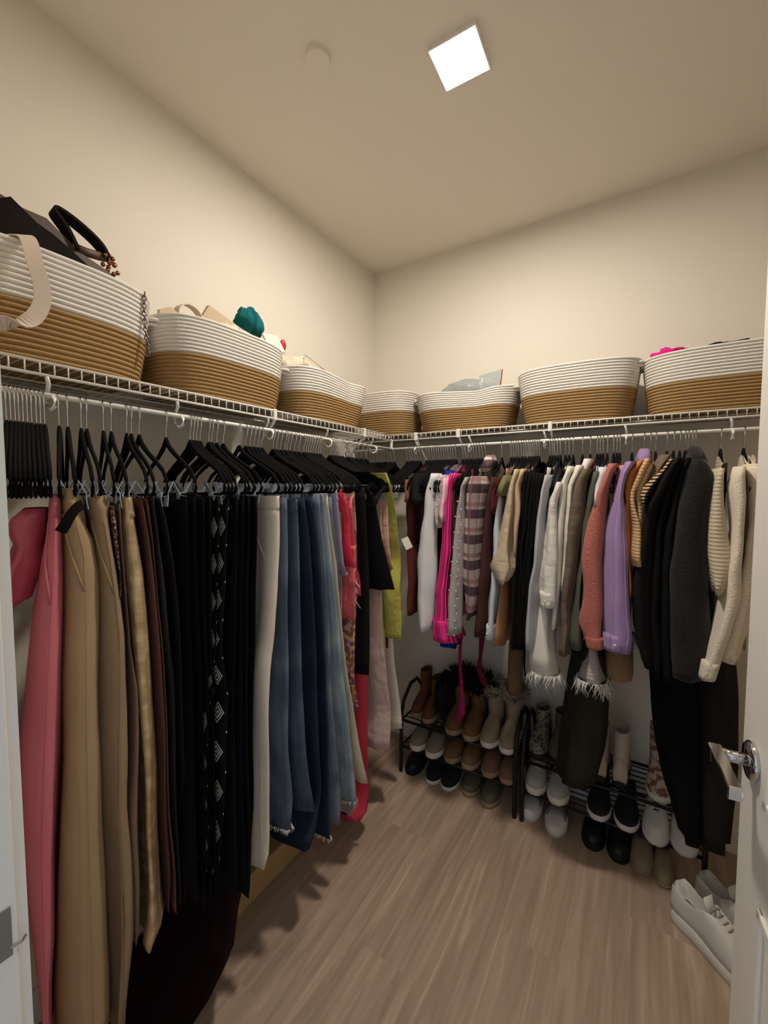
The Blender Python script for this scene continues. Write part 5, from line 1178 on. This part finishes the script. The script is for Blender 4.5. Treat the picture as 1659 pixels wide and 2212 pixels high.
st = ribbon('bag_strap', [(0.28, -1.79, 1.96), (0.30, -1.782, 1.985), (0.335, -1.775, 1.975), (0.348, -1.770, 1.93), (0.350, -1.760, 1.88), (0.350, -1.765, 1.84), (0.350, -1.785, 1.808), (0.350, -1.82, 1.792), (0.345, -1.88, 1.790), (0.34, -1.93, 1.80)], 0.028, fabric('cream_webbing', (216, 200, 186), 'weave'), None, 0.003, (0.15, 1, 0.35))
tag(st, 'wide cream strap looped down over the front of the first basket', 'strap')
# second basket
t = empty('tote_bag', 'beige canvas tote with folded corners crumpled in the second basket', 'tote bag', (0.17, -1.36, RZ + 0.18))
b0 = t.location
blob('body', (0, 0, 0.0), (0.085, 0.075, 0.045), canvas, t, 3, 0.3, 2.2)
flat_bag('fold', [(-1.440, 1.94, 0.20), (-1.434, 1.988, 0.20), (-1.402, 2.006, 0.20), (-1.35, 1.985, 0.20), (-1.34, 1.94, 0.20)], 0.012, canvas, t, b0)
ribbon('strap', local([(0.20, -1.376, 1.97), (0.20, -1.378, 2.010), (0.20, -1.352, 2.032), (0.20, -1.322, 2.028), (0.20, -1.303, 2.008), (0.20, -1.30, 1.97)], b0), 0.022, canvas2, t, 0.003, (1, 0.2, 0))
t = empty('tote_bag', 'tan canvas tote with a sharp triangular corner in the second basket', 'tote bag', (0.19, -1.23, RZ + 0.18))
b0 = t.location
flat_bag('panel', [(-1.305, 1.95, 0.20), (-1.300, 2.012, 0.20), (-1.274, 2.057, 0.20), (-1.16, 2.026, 0.20), (-1.14, 1.95, 0.20)], 0.014, canvas, t, b0)
blob('body', (0, 0.06, 0.045), (0.065, 0.085, 0.05), canvas2, t, 9, 0.3, 2.6)
o = blob('teal_scarf', (0.195, -1.110, RZ + 0.305), (0.045, 0.048, 0.052), teal, None, 5, 0.3, 2.6)
tag(o, 'crumpled teal cloth poking out of the second basket', 'cloth')
o = MB().box((-0.004, -0.045, -0.035), (0.004, 0.045, 0.035), 0.002)
o = obj('white_pouch', o.mesh('white_pouch', False), fabric('white_pouch_cloth', (226, 216, 204), 'weave'))
o.location = (0.245, -1.04, RZ + 0.250)
o.rotation_euler = (0.25, -0.4, 0.1)
tag(o, 'flat white pouch at the far rim of the second basket', 'pouch')
o = MB()
o.ball((0, 0, 0), 0.014, 10, 6, (0.6, 1, 1.5))
o = obj('red_tassel', o.mesh('red_tassel'), plain('red_leather', (176, 36, 52), 0.5))
o.location = (0.235, -0.984, RZ + 0.262)
tag(o, 'small red tassel hanging at the end of the second basket', 'tassel')
# third basket
t = empty('drawstring_bag', 'cream cloth drawstring bag lying in the third basket', 'bag', (0.185, -0.88, RZ + 0.20))
blob('body', (0, 0, 0), (0.075, 0.095, 0.052), canvas2, t, 12, 0.25, 2.4)
mb = MB().tube([(0.06, 0.01, 0.052), (0.045, 0.02, 0.062), (0.03, 0.05, 0.066), (0.04, 0.09, 0.05), (0.06, 0.13, 0.02)], 0.003, 6)
obj('drawstring', mb.mesh('drawstring'), canvas2, t)
# fifth basket: clear plastic bag with a red zip edge
km = Nodes('clear_vinyl')
km.color(rgb((200, 206, 206)))
km.b.inputs['Transmission Weight'].default_value = 0.55
km.b.inputs['IOR'].default_value = 1.2
km.bump(km.noise(km.obj(), 30, 3), 0.4, 0.01)
clear = km.finish(0.18, 0.5)
t = empty('clear_bag', 'clear plastic zip bag of grey cloth rising from the dented basket', 'bag', (0.67, -0.18, RZ + 0.185))
blob('contents', (-0.04, 0.01, 0.005), (0.105, 0.06, 0.052), fabric('grey_folded_cloth', (132, 130, 124), 'crinkle'), t, 21, 0.18, 2.0)
blob('film', (-0.03, 0.01, 0.008), (0.125, 0.072, 0.062), clear, t, 22, 0.16, 2.4)
flatp = MB().rings([[(0.06, -0.05, 0.0), (0.15, -0.04, -0.01), (0.16, -0.035, 0.085), (0.05, -0.03, 0.072)], [(0.06, -0.046, 0.0), (0.15, -0.036, -0.01), (0.16, -0.031, 0.085), (0.05, -0.026, 0.072)]])
obj('side_panel', flatp.mesh('side_panel', False), clear, t)
obj('zip', MB().tube([(0.150, -0.037, -0.01), (0.160, -0.034, 0.085)], 0.003, 6).mesh('zip'), plain('red_zip', (150, 44, 44), 0.5), t)['label'] = 'red zip edge'
# last basket
o = blob('pink_garment', (1.455, -0.20, RZ + 0.226), (0.055, 0.05, 0.030), hot, None, 31, 0.5, 2.6)
tag(o, 'hot pink crumpled cloth showing above the rim of the last basket', 'cloth')
o = blob('black_garment', (1.62, -0.20, RZ + 0.213), (0.09, 0.05, 0.036), FAB['black'], None, 32, 0.35, 2.6)
tag(o, 'black cloth barely showing above the rim of the last basket', 'cloth')

# ------------------------------------------------------------------ shoe racks
rack_m = plain('black_powder_coat', (18, 18, 20), 0.5, 0.4, vary=0.1, bump=0.0)
def rack(label, x0, x1, tiers, top_z):
    t = empty('shoe_rack', label, 'shoe rack', ((x0 + x1) / 2, -0.16, 0))
    cx = (x0 + x1) / 2
    for x in (x0, x1):
        pts = [(x - cx, -0.136, 0.0), (x - cx, -0.134, 0.12), (x - cx, -0.130, 0.30), (x - cx, -0.108, 0.37), (x - cx, -0.03, top_z), (x - cx, 0.04, top_z), (x - cx, 0.10, 0.37), (x - cx, 0.118, 0.30), (x - cx, 0.120, 0.12), (x - cx, 0.120, 0.0)]
        obj('side_frame', MB().tube(pts, 0.0095, 8, up=Vector((1, 0, 0))).mesh('side_frame'), rack_m, t)
    for z in tiers:
        for y in (-0.13, 0.114):
            obj('rail', MB().tube([(x0 - cx, y, z), (x1 - cx, y, z)], 0.0065, 8).mesh('rail'), rack_m, t)
        for x in (x0, x1):
            obj('tier_bar', MB().tube([(x - cx, -0.13, z), (x - cx, 0.114, z)], 0.005, 6).mesh('tier_bar'), rack_m, t)
        mb = MB()
        for i in range(6):
            y = -0.09 + i * 0.035
            mb.tube([(x0 - cx, y, z + 0.001), (x1 - cx, y, z + 0.001)], 0.0028, 6)
        obj('shelf_wires', mb.mesh('shelf_wires'), rack_m, t)
    return t
T1, T2 = 0.135, 0.275
rack('black metal shoe rack near the room corner holding the fur boots', 0.355, 0.940, (T1, T2), 0.43)
rack('black metal shoe rack holding white ankle boots and white sneakers', 0.972, 1.62, (T1, T2), 0.43)

# ------------------------------------------------------------------ shoes
def shoe_loft(L, kind):
    """upper in local coordinates: heel at y = 0, toe at y = -L, floor of the upper at z = 0"""
    S = [0.0, 0.03, 0.10, 0.20, 0.30, 0.40, 0.50, 0.60, 0.72, 0.83, 0.92, 0.975, 1.0]
    HWd = [0.022, 0.029, 0.032, 0.030, 0.029, 0.031, 0.036, 0.040, 0.042, 0.039, 0.031, 0.020, 0.010]
    if kind == 'boot':
        HT = [0.10, 0.10, 0.10, 0.10, 0.10, 0.098, 0.088, 0.076, 0.062, 0.052, 0.043, 0.034, 0.02]
        op = 0.0
    elif kind == 'low':
        HT = [0.052, 0.056, 0.052, 0.046, 0.046, 0.056, 0.062, 0.058, 0.050, 0.043, 0.036, 0.028, 0.016]
        op = 0.44
    else:
        HT = [0.066, 0.070, 0.066, 0.058, 0.060, 0.078, 0.080, 0.070, 0.056, 0.047, 0.040, 0.032, 0.018]
        op = 0.42
    rs = []
    for s_, w_, h_ in zip(S, HWd, HT):
        y = -s_ * L
        if 0.02 < s_ < op:
            half = [(1.0, 0.0), (1.04, 0.35), (0.98, 0.7), (0.90, 0.96), (0.84, 1.0), (0.78, 0.95), (0.74, 0.5), (0.0, 0.22)]
        else:
            half = [(1.0, 0.0), (1.05, 0.30), (0.98, 0.55), (0.82, 0.78), (0.62, 0.92), (0.42, 0.98), (0.22, 1.0), (0.0, 1.0)]
        r_ = [(w_ * a, y, h_ * b) for a, b in half] + [(-w_ * a, y, h_ * b) for a, b in half[-2::-1]]
        rs.append(r_)
    return rs, S, HWd, HT

def sole_mesh(L, h0, h1, grow=1.06, name='sole'):
    S = [0.0, 0.02, 0.07, 0.15, 0.28, 0.42, 0.55, 0.68, 0.80, 0.90, 0.96, 1.0]
    HWd = [0.014, 0.024, 0.031, 0.033, 0.031, 0.033, 0.039, 0.043, 0.042, 0.034, 0.024, 0.012]
    rs = []
    for zz, g in ((0.0, grow * 0.97), (h0 * 0.3, grow), (1.0, grow), (2.0, grow * 0.9)):
        pts = []
        for s_, w_ in list(zip(S, HWd)):
            z = {0.0: 0.0, 1.0: h0 + (h1 - h0) * s_, 2.0: h0 + (h1 - h0) * s_ + 0.002}.get(zz, zz)
            pts.append((w_ * g, -(s_ * 1.02 - 0.01) * L, z))
        for s_, w_ in list(zip(S, HWd))[::-1]:
            z = {0.0: 0.0, 1.0: h0 + (h1 - h0) * s_, 2.0: h0 + (h1 - h0) * s_ + 0.002}.get(zz, zz)
            pts.append((-w_ * g, -(s_ * 1.02 - 0.01) * L, z))
        rs.append(pts)
    return MB().rings(rs).mesh(name)

def up_mesh(rs, z, name='upper'):
    rs = [[(p[0], p[1], p[2] + z) for p in r_] for r_ in rs]
    return MB().rings(rs, cap=True, closed=True).mesh(name)

SM = {}
def shoe_mat(key, c, **kw):
    if key not in SM:
        SM[key] = plain('shoe_' + key, c, **kw)
    return SM[key]
leath = dict(rough=0.5, spec=0.4, vary=0.12, scale=25, bump=0.06)
suede = dict(rough=0.95, spec=0.1, vary=0.2, scale=60, bump=0.1)
rub_w = shoe_mat('white_rubber', (214, 210, 204), rough=0.6)
rub_b = shoe_mat('black_rubber', (16, 16, 17), rough=0.7)
rub_t = shoe_mat('tan_rubber', (150, 126, 100), rough=0.7)
lace_w = shoe_mat('white_lace', (216, 212, 206), rough=0.9)
lace_g = shoe_mat('grey_lace', (150, 146, 140), rough=0.9)

def place(t, toe, dist_ang, z):
    pass

lining_m = shoe_mat('dark_lining', (70, 70, 72), rough=0.95)

def shoe(label, toe, z, L, kind, upper, sole, sole_h=(0.028, 0.022), rz=0.0, cat='shoe', group=None, laces=None, extra=None, name='shoe', wide=1.0, tall=1.0):
    """toe: (x, y) of the toe's tip on its shelf or the floor"""
    a = rz
    heel = (toe[0] - math.sin(a) * L, toe[1] + math.cos(a) * L)
    t = empty(name, label, cat, (heel[0], heel[1], z), a, group)
    t.scale = (wide, 1, tall)
    o = obj('sole', sole_mesh(L, sole_h[0], sole_h[1]), sole, t)
    if kind in ('sneaker', 'low', 'boot'):
        rs, S, HWd, HT = shoe_loft(L, kind)
        zz = sole_h[0] * 0.9
        rs = [[(p[0], p[1], p[2] + (sole_h[1] - sole_h[0]) * (-p[1] / L)) for p in r_] for r_ in rs]
        obj('upper', up_mesh(rs, zz), upper, t)
        mb = MB()
        mb.rings([[(0.020 * math.sqrt(max(0.0, 1 - ((j - 6) / 6.2) ** 2)) * sg_, -(0.045 + 0.36 * j / 12) * L, zz + 0.022 + 0.006 * abs(j - 6) / 6) for sg_ in (-1, 1)] for j in range(13)], cap=False, closed=False)
        if kind != 'boot':
            obj('insole', mb.mesh('insole'), lining_m, t)
        if laces:
            mb = MB()
            for i in range(5):
                s_ = 0.44 + i * 0.055
                hz = 0.082 - i * 0.006 + zz - (0.0 if kind == 'sneaker' else 0.018)
                mb.tube([(-0.017, -s_ * L, hz - 0.008), (-0.006, -(s_ + 0.012) * L, hz + 0.001), (0.006, -(s_ + 0.012) * L, hz + 0.001), (0.017, -s_ * L, hz - 0.008)], 0.0028, 5)
            obj('laces', mb.mesh('laces'), laces, t)
        if kind == 'sneaker':
            mb = MB().rings([[(-0.016, -0.40 * L, zz + 0.062), (0.016, -0.40 * L, zz + 0.062), (0.014, -0.40 * L, zz + 0.066), (-0.014, -0.40 * L, zz + 0.066)], [(-0.018, -0.36 * L, zz + 0.094), (0.018, -0.36 * L, zz + 0.094), (0.016, -0.365 * L, zz + 0.099), (-0.016, -0.365 * L, zz + 0.099)]])
            obj('tongue', mb.mesh('tongue'), upper, t)
    if extra:
        extra(t, L, sole_h)
    return t

def shaft(height, r0, r1, m, fur=None, cy=-0.06, name='shaft', fur_m=None, heel_seam=False):
    def f(t, L, sh):
        z0 = sh[0] + 0.05
        rs = []
        for i in range(8):
            q = i / 7
            r_ = r0 + (r1 - r0) * q
            rs.append([(r_ * 0.92 * math.cos(2 * PI * j / 20), cy + r_ * 1.25 * math.sin(2 * PI * j / 20) + 0.004 * math.sin(q * 9), z0 + q * (height - z0)) for j in range(20)])
        for i in range(4):
            r_ = r1 - 0.005
            q = 1 - i * 0.2
            rs.append([(r_ * 0.90 * math.cos(2 * PI * j / 20), cy + r_ * 1.22 * math.sin(2 * PI * j / 20), z0 + q * (height - z0) + (0.001 if i == 0 else 0)) for j in range(20)])
        so = obj(name, MB().rings(rs).mesh(name), m, t)
        if fur:
            mb = MB()
            rnd = random.Random(int(height * 1000) + int(t.location.x * 100))
            n = 46
            for i in range(n * 6):
                th = rnd.uniform(0, 2 * PI)
                lay = rnd.random()
                p = Vector((r1 * 0.98 * math.cos(th), cy + r1 * 1.28 * math.sin(th), height - fur * 0.5 + fur * 0.8 * lay))
                dirn = Vector((math.cos(th) * (1.1 - lay), math.sin(th) * (1.1 - lay), -0.5 + 1.3 * lay)).normalized()
                ln = fur * rnd.uniform(0.5, 0.95)
                mb.tube([p, p + dirn * ln * 0.6 + Vector((0, 0, -0.002)), p + dirn * ln], [0.005, 0.004, 0.001], 4)
            ring_ = [[((r1 + 0.008 * math.cos(2 * PI * q / 6)) * 0.95 * math.cos(2 * PI * j / 24), cy + (r1 + 0.008 * math.cos(2 * PI * q / 6)) * 1.25 * math.sin(2 * PI * j / 24), height + fur * 0.3 * math.sin(2 * PI * q / 6)) for q in range(6)] for j in range(25)]
            mb.rings(ring_, cap=False)
            o = obj('fur_trim', mb.mesh('fur_trim'), fur_m, so)
            o['kind'] = 'stuff'
            o['label'] = 'fluffy fur cuff'
    return f

def straps(m, spots, buckle=None):
    def f(t, L, sh):
        for (s_, wd, hh) in spots:
            rs = []
            for i in range(11):
                q = PI * i / 10
                w_ = 0.041
                z = sh[0] - 0.006 + math.sin(q) * hh
                x = w_ * math.cos(q)
                rs.append([(x, -(s_ - wd / 2) * L, z), (x, -(s_ + wd / 2) * L, z - 0.006), (x * 0.93, -(s_ + wd / 2) * L, z - 0.009), (x * 0.93, -(s_ - wd / 2) * L, z - 0.003)])
            so = obj('strap', MB().rings(rs).mesh('strap'), m, t)
            if buckle:
                obj('buckle', MB().box((0.026, -(s_ + 0.03) * L, sh[0] + hh * 0.55), (0.038, -(s_ - 0.03) * L, sh[0] + hh * 0.55 + 0.016), 0.002).mesh('buckle', False), buckle, so)
    return f

brown_boot = shoe_mat('brown_suede', (112, 80, 54), **suede)
tan_boot = shoe_mat('tan_suede', (104, 68, 46), **suede)
taupe_boot = shoe_mat('taupe_suede', (150, 134, 114), **suede)
fur_t = shoe_mat('grey_fur', (164, 152, 136), rough=1.0, spec=0.05, vary=0.5, scale=40, bump=0.0)
fur_b = shoe_mat('navy_black_fur', (18, 19, 28), rough=0.8, spec=0.25, vary=0.5, scale=40, bump=0.0)
canvas_s = shoe_mat('stone_canvas', (126, 120, 104), rough=0.95)
clog_m = shoe_mat('clog_brown', (116, 88, 64), **suede)
mocc_m = shoe_mat('moccasin_taupe', (122, 96, 78), **suede)
blk_l = shoe_mat('black_leather', (16, 16, 17), **leath)
blk_f = shoe_mat('black_mesh', (20, 20, 22), rough=0.9)
grn_m = shoe_mat('grey_green_suede', (92, 90, 74), **suede)
wht_l = shoe_mat('white_leather', (212, 208, 202), **leath)
grey_l = shoe_mat('light_grey_knit', (168, 164, 160), rough=0.9)
strap_g = shoe_mat('sandal_strap_grey', (104, 100, 96), rough=0.8)
ivory = shoe_mat('ivory_leather', (186, 178, 164), **leath)
silver = shoe_mat('silver_buckle', (170, 178, 186), rough=0.2, metal=0.9, bump=0.0)
beige_s = shoe_mat('beige_fabric', (140, 126, 100), rough=0.9)
kf = Nodes('shoe_snake_print')
vo = kf.n('TexVoronoi')
vo.inputs['Scale'].default_value = 70
kf.l(kf.obj(), vo.inputs['Vector'])
kf.color(kf.mix(kf.ramp(vo.outputs['Distance'], 0.2, 0.6), rgb((30, 27, 24)), rgb((120, 114, 102))))
snake = kf.finish(0.35, 0.5)
kf = Nodes('shoe_floral_print')
nf_ = kf.noise(kf.obj(), 45, 2)
kf.color(kf.mix(kf.ramp(nf_, 0.48, 0.56), rgb((190, 180, 166)), rgb((126, 84, 66))))
floral_s = kf.finish(0.6, 0.3)

ZT2, ZT1 = T2 + 0.0066, T1 + 0.0066
# near corner rack, upper tier
shoe('tan suede ankle boot in the shadowed corner end of the upper tier', (0.482, -0.27), ZT2, 0.20, 'boot', tan_boot, rub_t, cat='boot', name='ankle_boot', wide=0.75, extra=shaft(0.19, 0.036, 0.038, tan_boot))
shoe('dark tan ankle boot at the very corner end of the upper tier', (0.408, -0.25), ZT2, 0.20, 'boot', tan_boot, rub_t, cat='boot', name='ankle_boot', wide=0.75, extra=shaft(0.21, 0.036, 0.038, tan_boot))
shoe('tall brown suede boot with black fur, behind the pink sash', (0.628, -0.295), ZT2, 0.22, 'boot', brown_boot, rub_t, cat='boot', name='tall_boot', extra=shaft(0.235, 0.038, 0.042, brown_boot, 0.055, fur_m=fur_b))
shoe('tall brown suede boot with black fur, next to the grey fur boots', (0.718, -0.295), ZT2, 0.22, 'boot', brown_boot, rub_t, cat='boot', name='tall_boot', extra=shaft(0.225, 0.038, 0.042, brown_boot, 0.055, fur_m=fur_b))
shoe('taupe boot with grey fur cuff, next to the brown boots', (0.808, -0.30), ZT2, 0.22, 'boot', taupe_boot, rub_w, cat='boot', name='fur_boot', wide=0.95, extra=shaft(0.225, 0.040, 0.050, taupe_boot, 0.032, fur_m=fur_t))
shoe('taupe boot with grey fur cuff, next to the rack end frame', (0.896, -0.30), ZT2, 0.22, 'boot', taupe_boot, rub_w, cat='boot', name='fur_boot', wide=0.95, extra=shaft(0.225, 0.040, 0.050, taupe_boot, 0.032, fur_m=fur_t))
# fluffy dark hat resting over the boots
hat = empty('fur_hat', 'fluffy navy black faux fur hat piled on the upper tier', 'hat', (0.556, -0.20, ZT2 + 0.01))
blob('crown', (0, 0.02, 0.12), (0.044, 0.085, 0.125), fur_b, hat, 41, 0.25, 2.2)
mb = MB()
for i in range(420):
    rnd = random.Random(i + 900)
    th, ph_ = rnd.uniform(0, 2 * PI), rnd.uniform(0.0, 2.0)
    d = Vector((math.sin(ph_) * math.cos(th), math.sin(ph_) * math.sin(th), math.cos(ph_)))
    p = Vector((d.x * 0.042, 0.02 + d.y * 0.083, 0.12 + d.z * 0.122))
    q = p + d * 0.014 + Vector((rnd.uniform(-.01, .01), rnd.uniform(-.01, .01), -0.012))
    mb.tube([p, q], [0.005, 0.001], 4)
o = obj('fur', mb.mesh('fur'), fur_b, hat)
o['kind'] = 'stuff'
# near corner rack, lower tier
shoe('stone canvas slip-on at the corner end of the lower tier', (0.436, -0.305), ZT1, 0.23, 'low', canvas_s, rub_w, (0.03, 0.026), cat='shoe', name='slip_on')
shoe('stone canvas slip-on with pale edge, second from the corner', (0.530, -0.315), ZT1, 0.23, 'low', canvas_s, rub_w, (0.03, 0.026), cat='shoe', name='slip_on')
shoe('brown suede clog below the fur hat', (0.625, -0.30), ZT1, 0.23, 'low', clog_m, rub_t, cat='clog', name='clog')
shoe('brown suede clog below the tall brown boots', (0.715, -0.30), ZT1, 0.23, 'low', clog_m, rub_t, cat='clog', name='clog')
shoe('taupe moccasin with silver buckle below the first grey fur boot', (0.815, -0.30), ZT1, 0.23, 'low', mocc_m, rub_t, cat='moccasin', name='moccasin', extra=straps(mocc_m, ((0.50, 0.16, 0.066),), silver))
shoe('taupe moccasin with silver buckle beside the rack end frame', (0.900, -0.30), ZT1, 0.23, 'low', mocc_m, rub_t, cat='moccasin', name='moccasin', extra=straps(mocc_m, ((0.50, 0.16, 0.066),), silver))
# near corner rack, floor
shoe('black shoe with thin loose straps on the floor at the corner', (0.405, -0.30), 0, 0.24, 'low', blk_l, rub_b, cat='shoe', name='flat_shoe', extra=straps(blk_l, ((0.35, 0.06, 0.08),)))
shoe('black sneaker with white sole edge, the one nearer the corner', (0.525, -0.305), 0, 0.24, 'sneaker', blk_f, rub_w, (0.02, 0.016), cat='sneaker', name='sneaker', laces=rub_b)
shoe('black sneaker with white sole edge, the one beside the grey clogs', (0.610, -0.305), 0, 0.24, 'sneaker', blk_f, rub_w, (0.02, 0.016), cat='sneaker', name='sneaker', laces=rub_b)
shoe('grey green suede clog on the floor beside the black sneakers', (0.715, -0.29), 0, 0.24, 'low', grn_m, rub_t, cat='clog', name='clog')
shoe('grey green suede clog on the floor nearest the rack end frame', (0.815, -0.31), 0, 0.24, 'low', grn_m, rub_t, cat='clog', name='clog')
# second rack, upper tier
shoe('snake print ankle boot behind the white platform sandals', (1.022, -0.27), ZT2 + 0.004, 0.21, 'boot', snake, rub_b, cat='boot', name='ankle_boot', extra=shaft(0.17, 0.034, 0.036, snake))
shoe('dark green ankle boot beside the snake print boot', (1.105, -0.25), ZT2, 0.21, 'boot', grn_m, rub_b, cat='boot', name='ankle_boot', extra=shaft(0.17, 0.034, 0.036, grn_m))
def tall_white(label, toe):
    t = shoe(label, toe, ZT2, 0.22, 'boot', ivory, rub_b, (0.03, 0.010), rz=PI, cat='boot', name='ankle_boot', wide=0.82, extra=shaft(0.23, 0.037, 0.042, ivory, cy=-0.05))
    o = obj('heel', MB().box((-0.024, -0.055, -0.004), (0.024, 0.0, 0.032), 0.004).mesh('heel', False), ivory, t)
tall_white('ivory leather ankle boot with its heel outward, next to the olive trousers', (1.272, -0.06))
tall_white('ivory leather ankle boot with its heel outward, next to the floral boot', (1.345, -0.06))
shoe('floral print ankle boot half hidden by the long black dress', (1.478, -0.28), ZT2, 0.21, 'boot', floral_s, rub_w, cat='boot', name='ankle_boot', extra=shaft(0.23, 0.036, 0.040, floral_s))
# second rack, lower tier
shoe('light grey sneaker above the platform sandals, at the rack end frame', (1.020, -0.30), ZT1, 0.23, 'sneaker', grey_l, rub_w, (0.036, 0.030), cat='sneaker', name='sneaker', laces=lace_w, tall=0.9)
shoe('light grey sneaker above the platform sandals, beside the olive trousers', (1.115, -0.31), ZT1, 0.23, 'sneaker', grey_l, rub_w, (0.036, 0.030), cat='sneaker', name='sneaker', laces=lace_w, tall=0.9)
shoe('black slip-on with thick white sole below the first ivory boot', (1.272, -0.31), ZT1, 0.23, 'low', blk_f, rub_w, (0.022, 0.020), cat='shoe', name='slip_on')
shoe('black slip-on with thick white sole below the second ivory boot', (1.372, -0.31), ZT1, 0.23, 'low', blk_f, rub_w, (0.022, 0.020), cat='shoe', name='slip_on')
shoe('white sneaker with black laces beside the black slip-ons', (1.470, -0.325), ZT1, 0.24, 'sneaker', wht_l, rub_w, (0.03, 0.026), cat='sneaker', name='sneaker', laces=rub_b)
shoe('white sneaker with black laces cut off by the long black dress', (1.560, -0.325), ZT1, 0.24, 'sneaker', wht_l, rub_w, (0.03, 0.026), cat='sneaker', name='sneaker', laces=rub_b)
# second rack, floor
shoe('white platform sandal with grey straps beside the rack end frame', (1.000, -0.285), 0, 0.235, 'sandal', wht_l, rub_w, (0.055, 0.042), cat='sandal', name='platform_sandal', extra=straps(strap_g, ((0.66, 0.22, 0.052), (0.34, 0.14, 0.066))))
shoe('white platform sandal with grey straps, the one further out on the floor', (1.110, -0.315), 0, 0.235, 'sandal', wht_l, rub_w, (0.055, 0.042), cat='sandal', name='platform_sandal', extra=straps(strap_g, ((0.66, 0.22, 0.052), (0.34, 0.14, 0.066))))
shoe('black leather shoe on the floor below the first black slip-on', (1.255, -0.30), 0, 0.24, 'low', blk_l, rub_b, cat='shoe', name='flat_shoe')
shoe('black leather shoe on the floor below the second black slip-on', (1.350, -0.31), 0, 0.24, 'low', blk_l, rub_b, cat='shoe', name='flat_shoe')
shoe('dim beige flat shoe on the floor behind the big white sneakers', (1.430, -0.32), 0, 0.23, 'low', beige_s, rub_t, (0.012, 0.010), cat='shoe', name='flat_shoe')
shoe('pointed beige flat on the floor touching the big white sneakers', (1.500, -0.34), 0, 0.23, 'low', beige_s, rub_t, (0.012, 0.010), cat='shoe', name='flat_shoe', wide=0.8)
# the pair of white sneakers on the floor by the door
HEAD = math.radians(50)
def floor_sneaker(label, heel):
    L = 0.28
    toe = (heel[0] + math.sin(HEAD) * L, heel[1] - math.cos(HEAD) * L)
    return shoe(label, toe, 0, L, 'sneaker', wht_l, rub_w, (0.034, 0.026), rz=HEAD, cat='sneaker', name='sneaker', laces=lace_g, tall=1.3, wide=1.15)
floor_sneaker('white leather sneaker by the open door, the one nearer the room', (1.528, -0.432))
floor_sneaker('white leather sneaker by the open door, the one behind', (1.602, -0.344))

# pale box on the floor under the jeans
bx = empty('storage_box', 'pale tan flat box on the floor under the hanging jeans', 'box', (0.16, -1.02, 0))
tanm = plain('kraft_board', (178, 146, 100), 0.85, 0.2, vary=0.08)
obj('body', MB().box((-0.09, -0.42, 0), (0.088, 0.30, 0.10), 0.003).mesh('body', False), tanm, bx)
obj('lid', MB().box((-0.093, -0.423, 0.085), (0.092, 0.303, 0.112), 0.003).mesh('lid', False), tanm, bx)
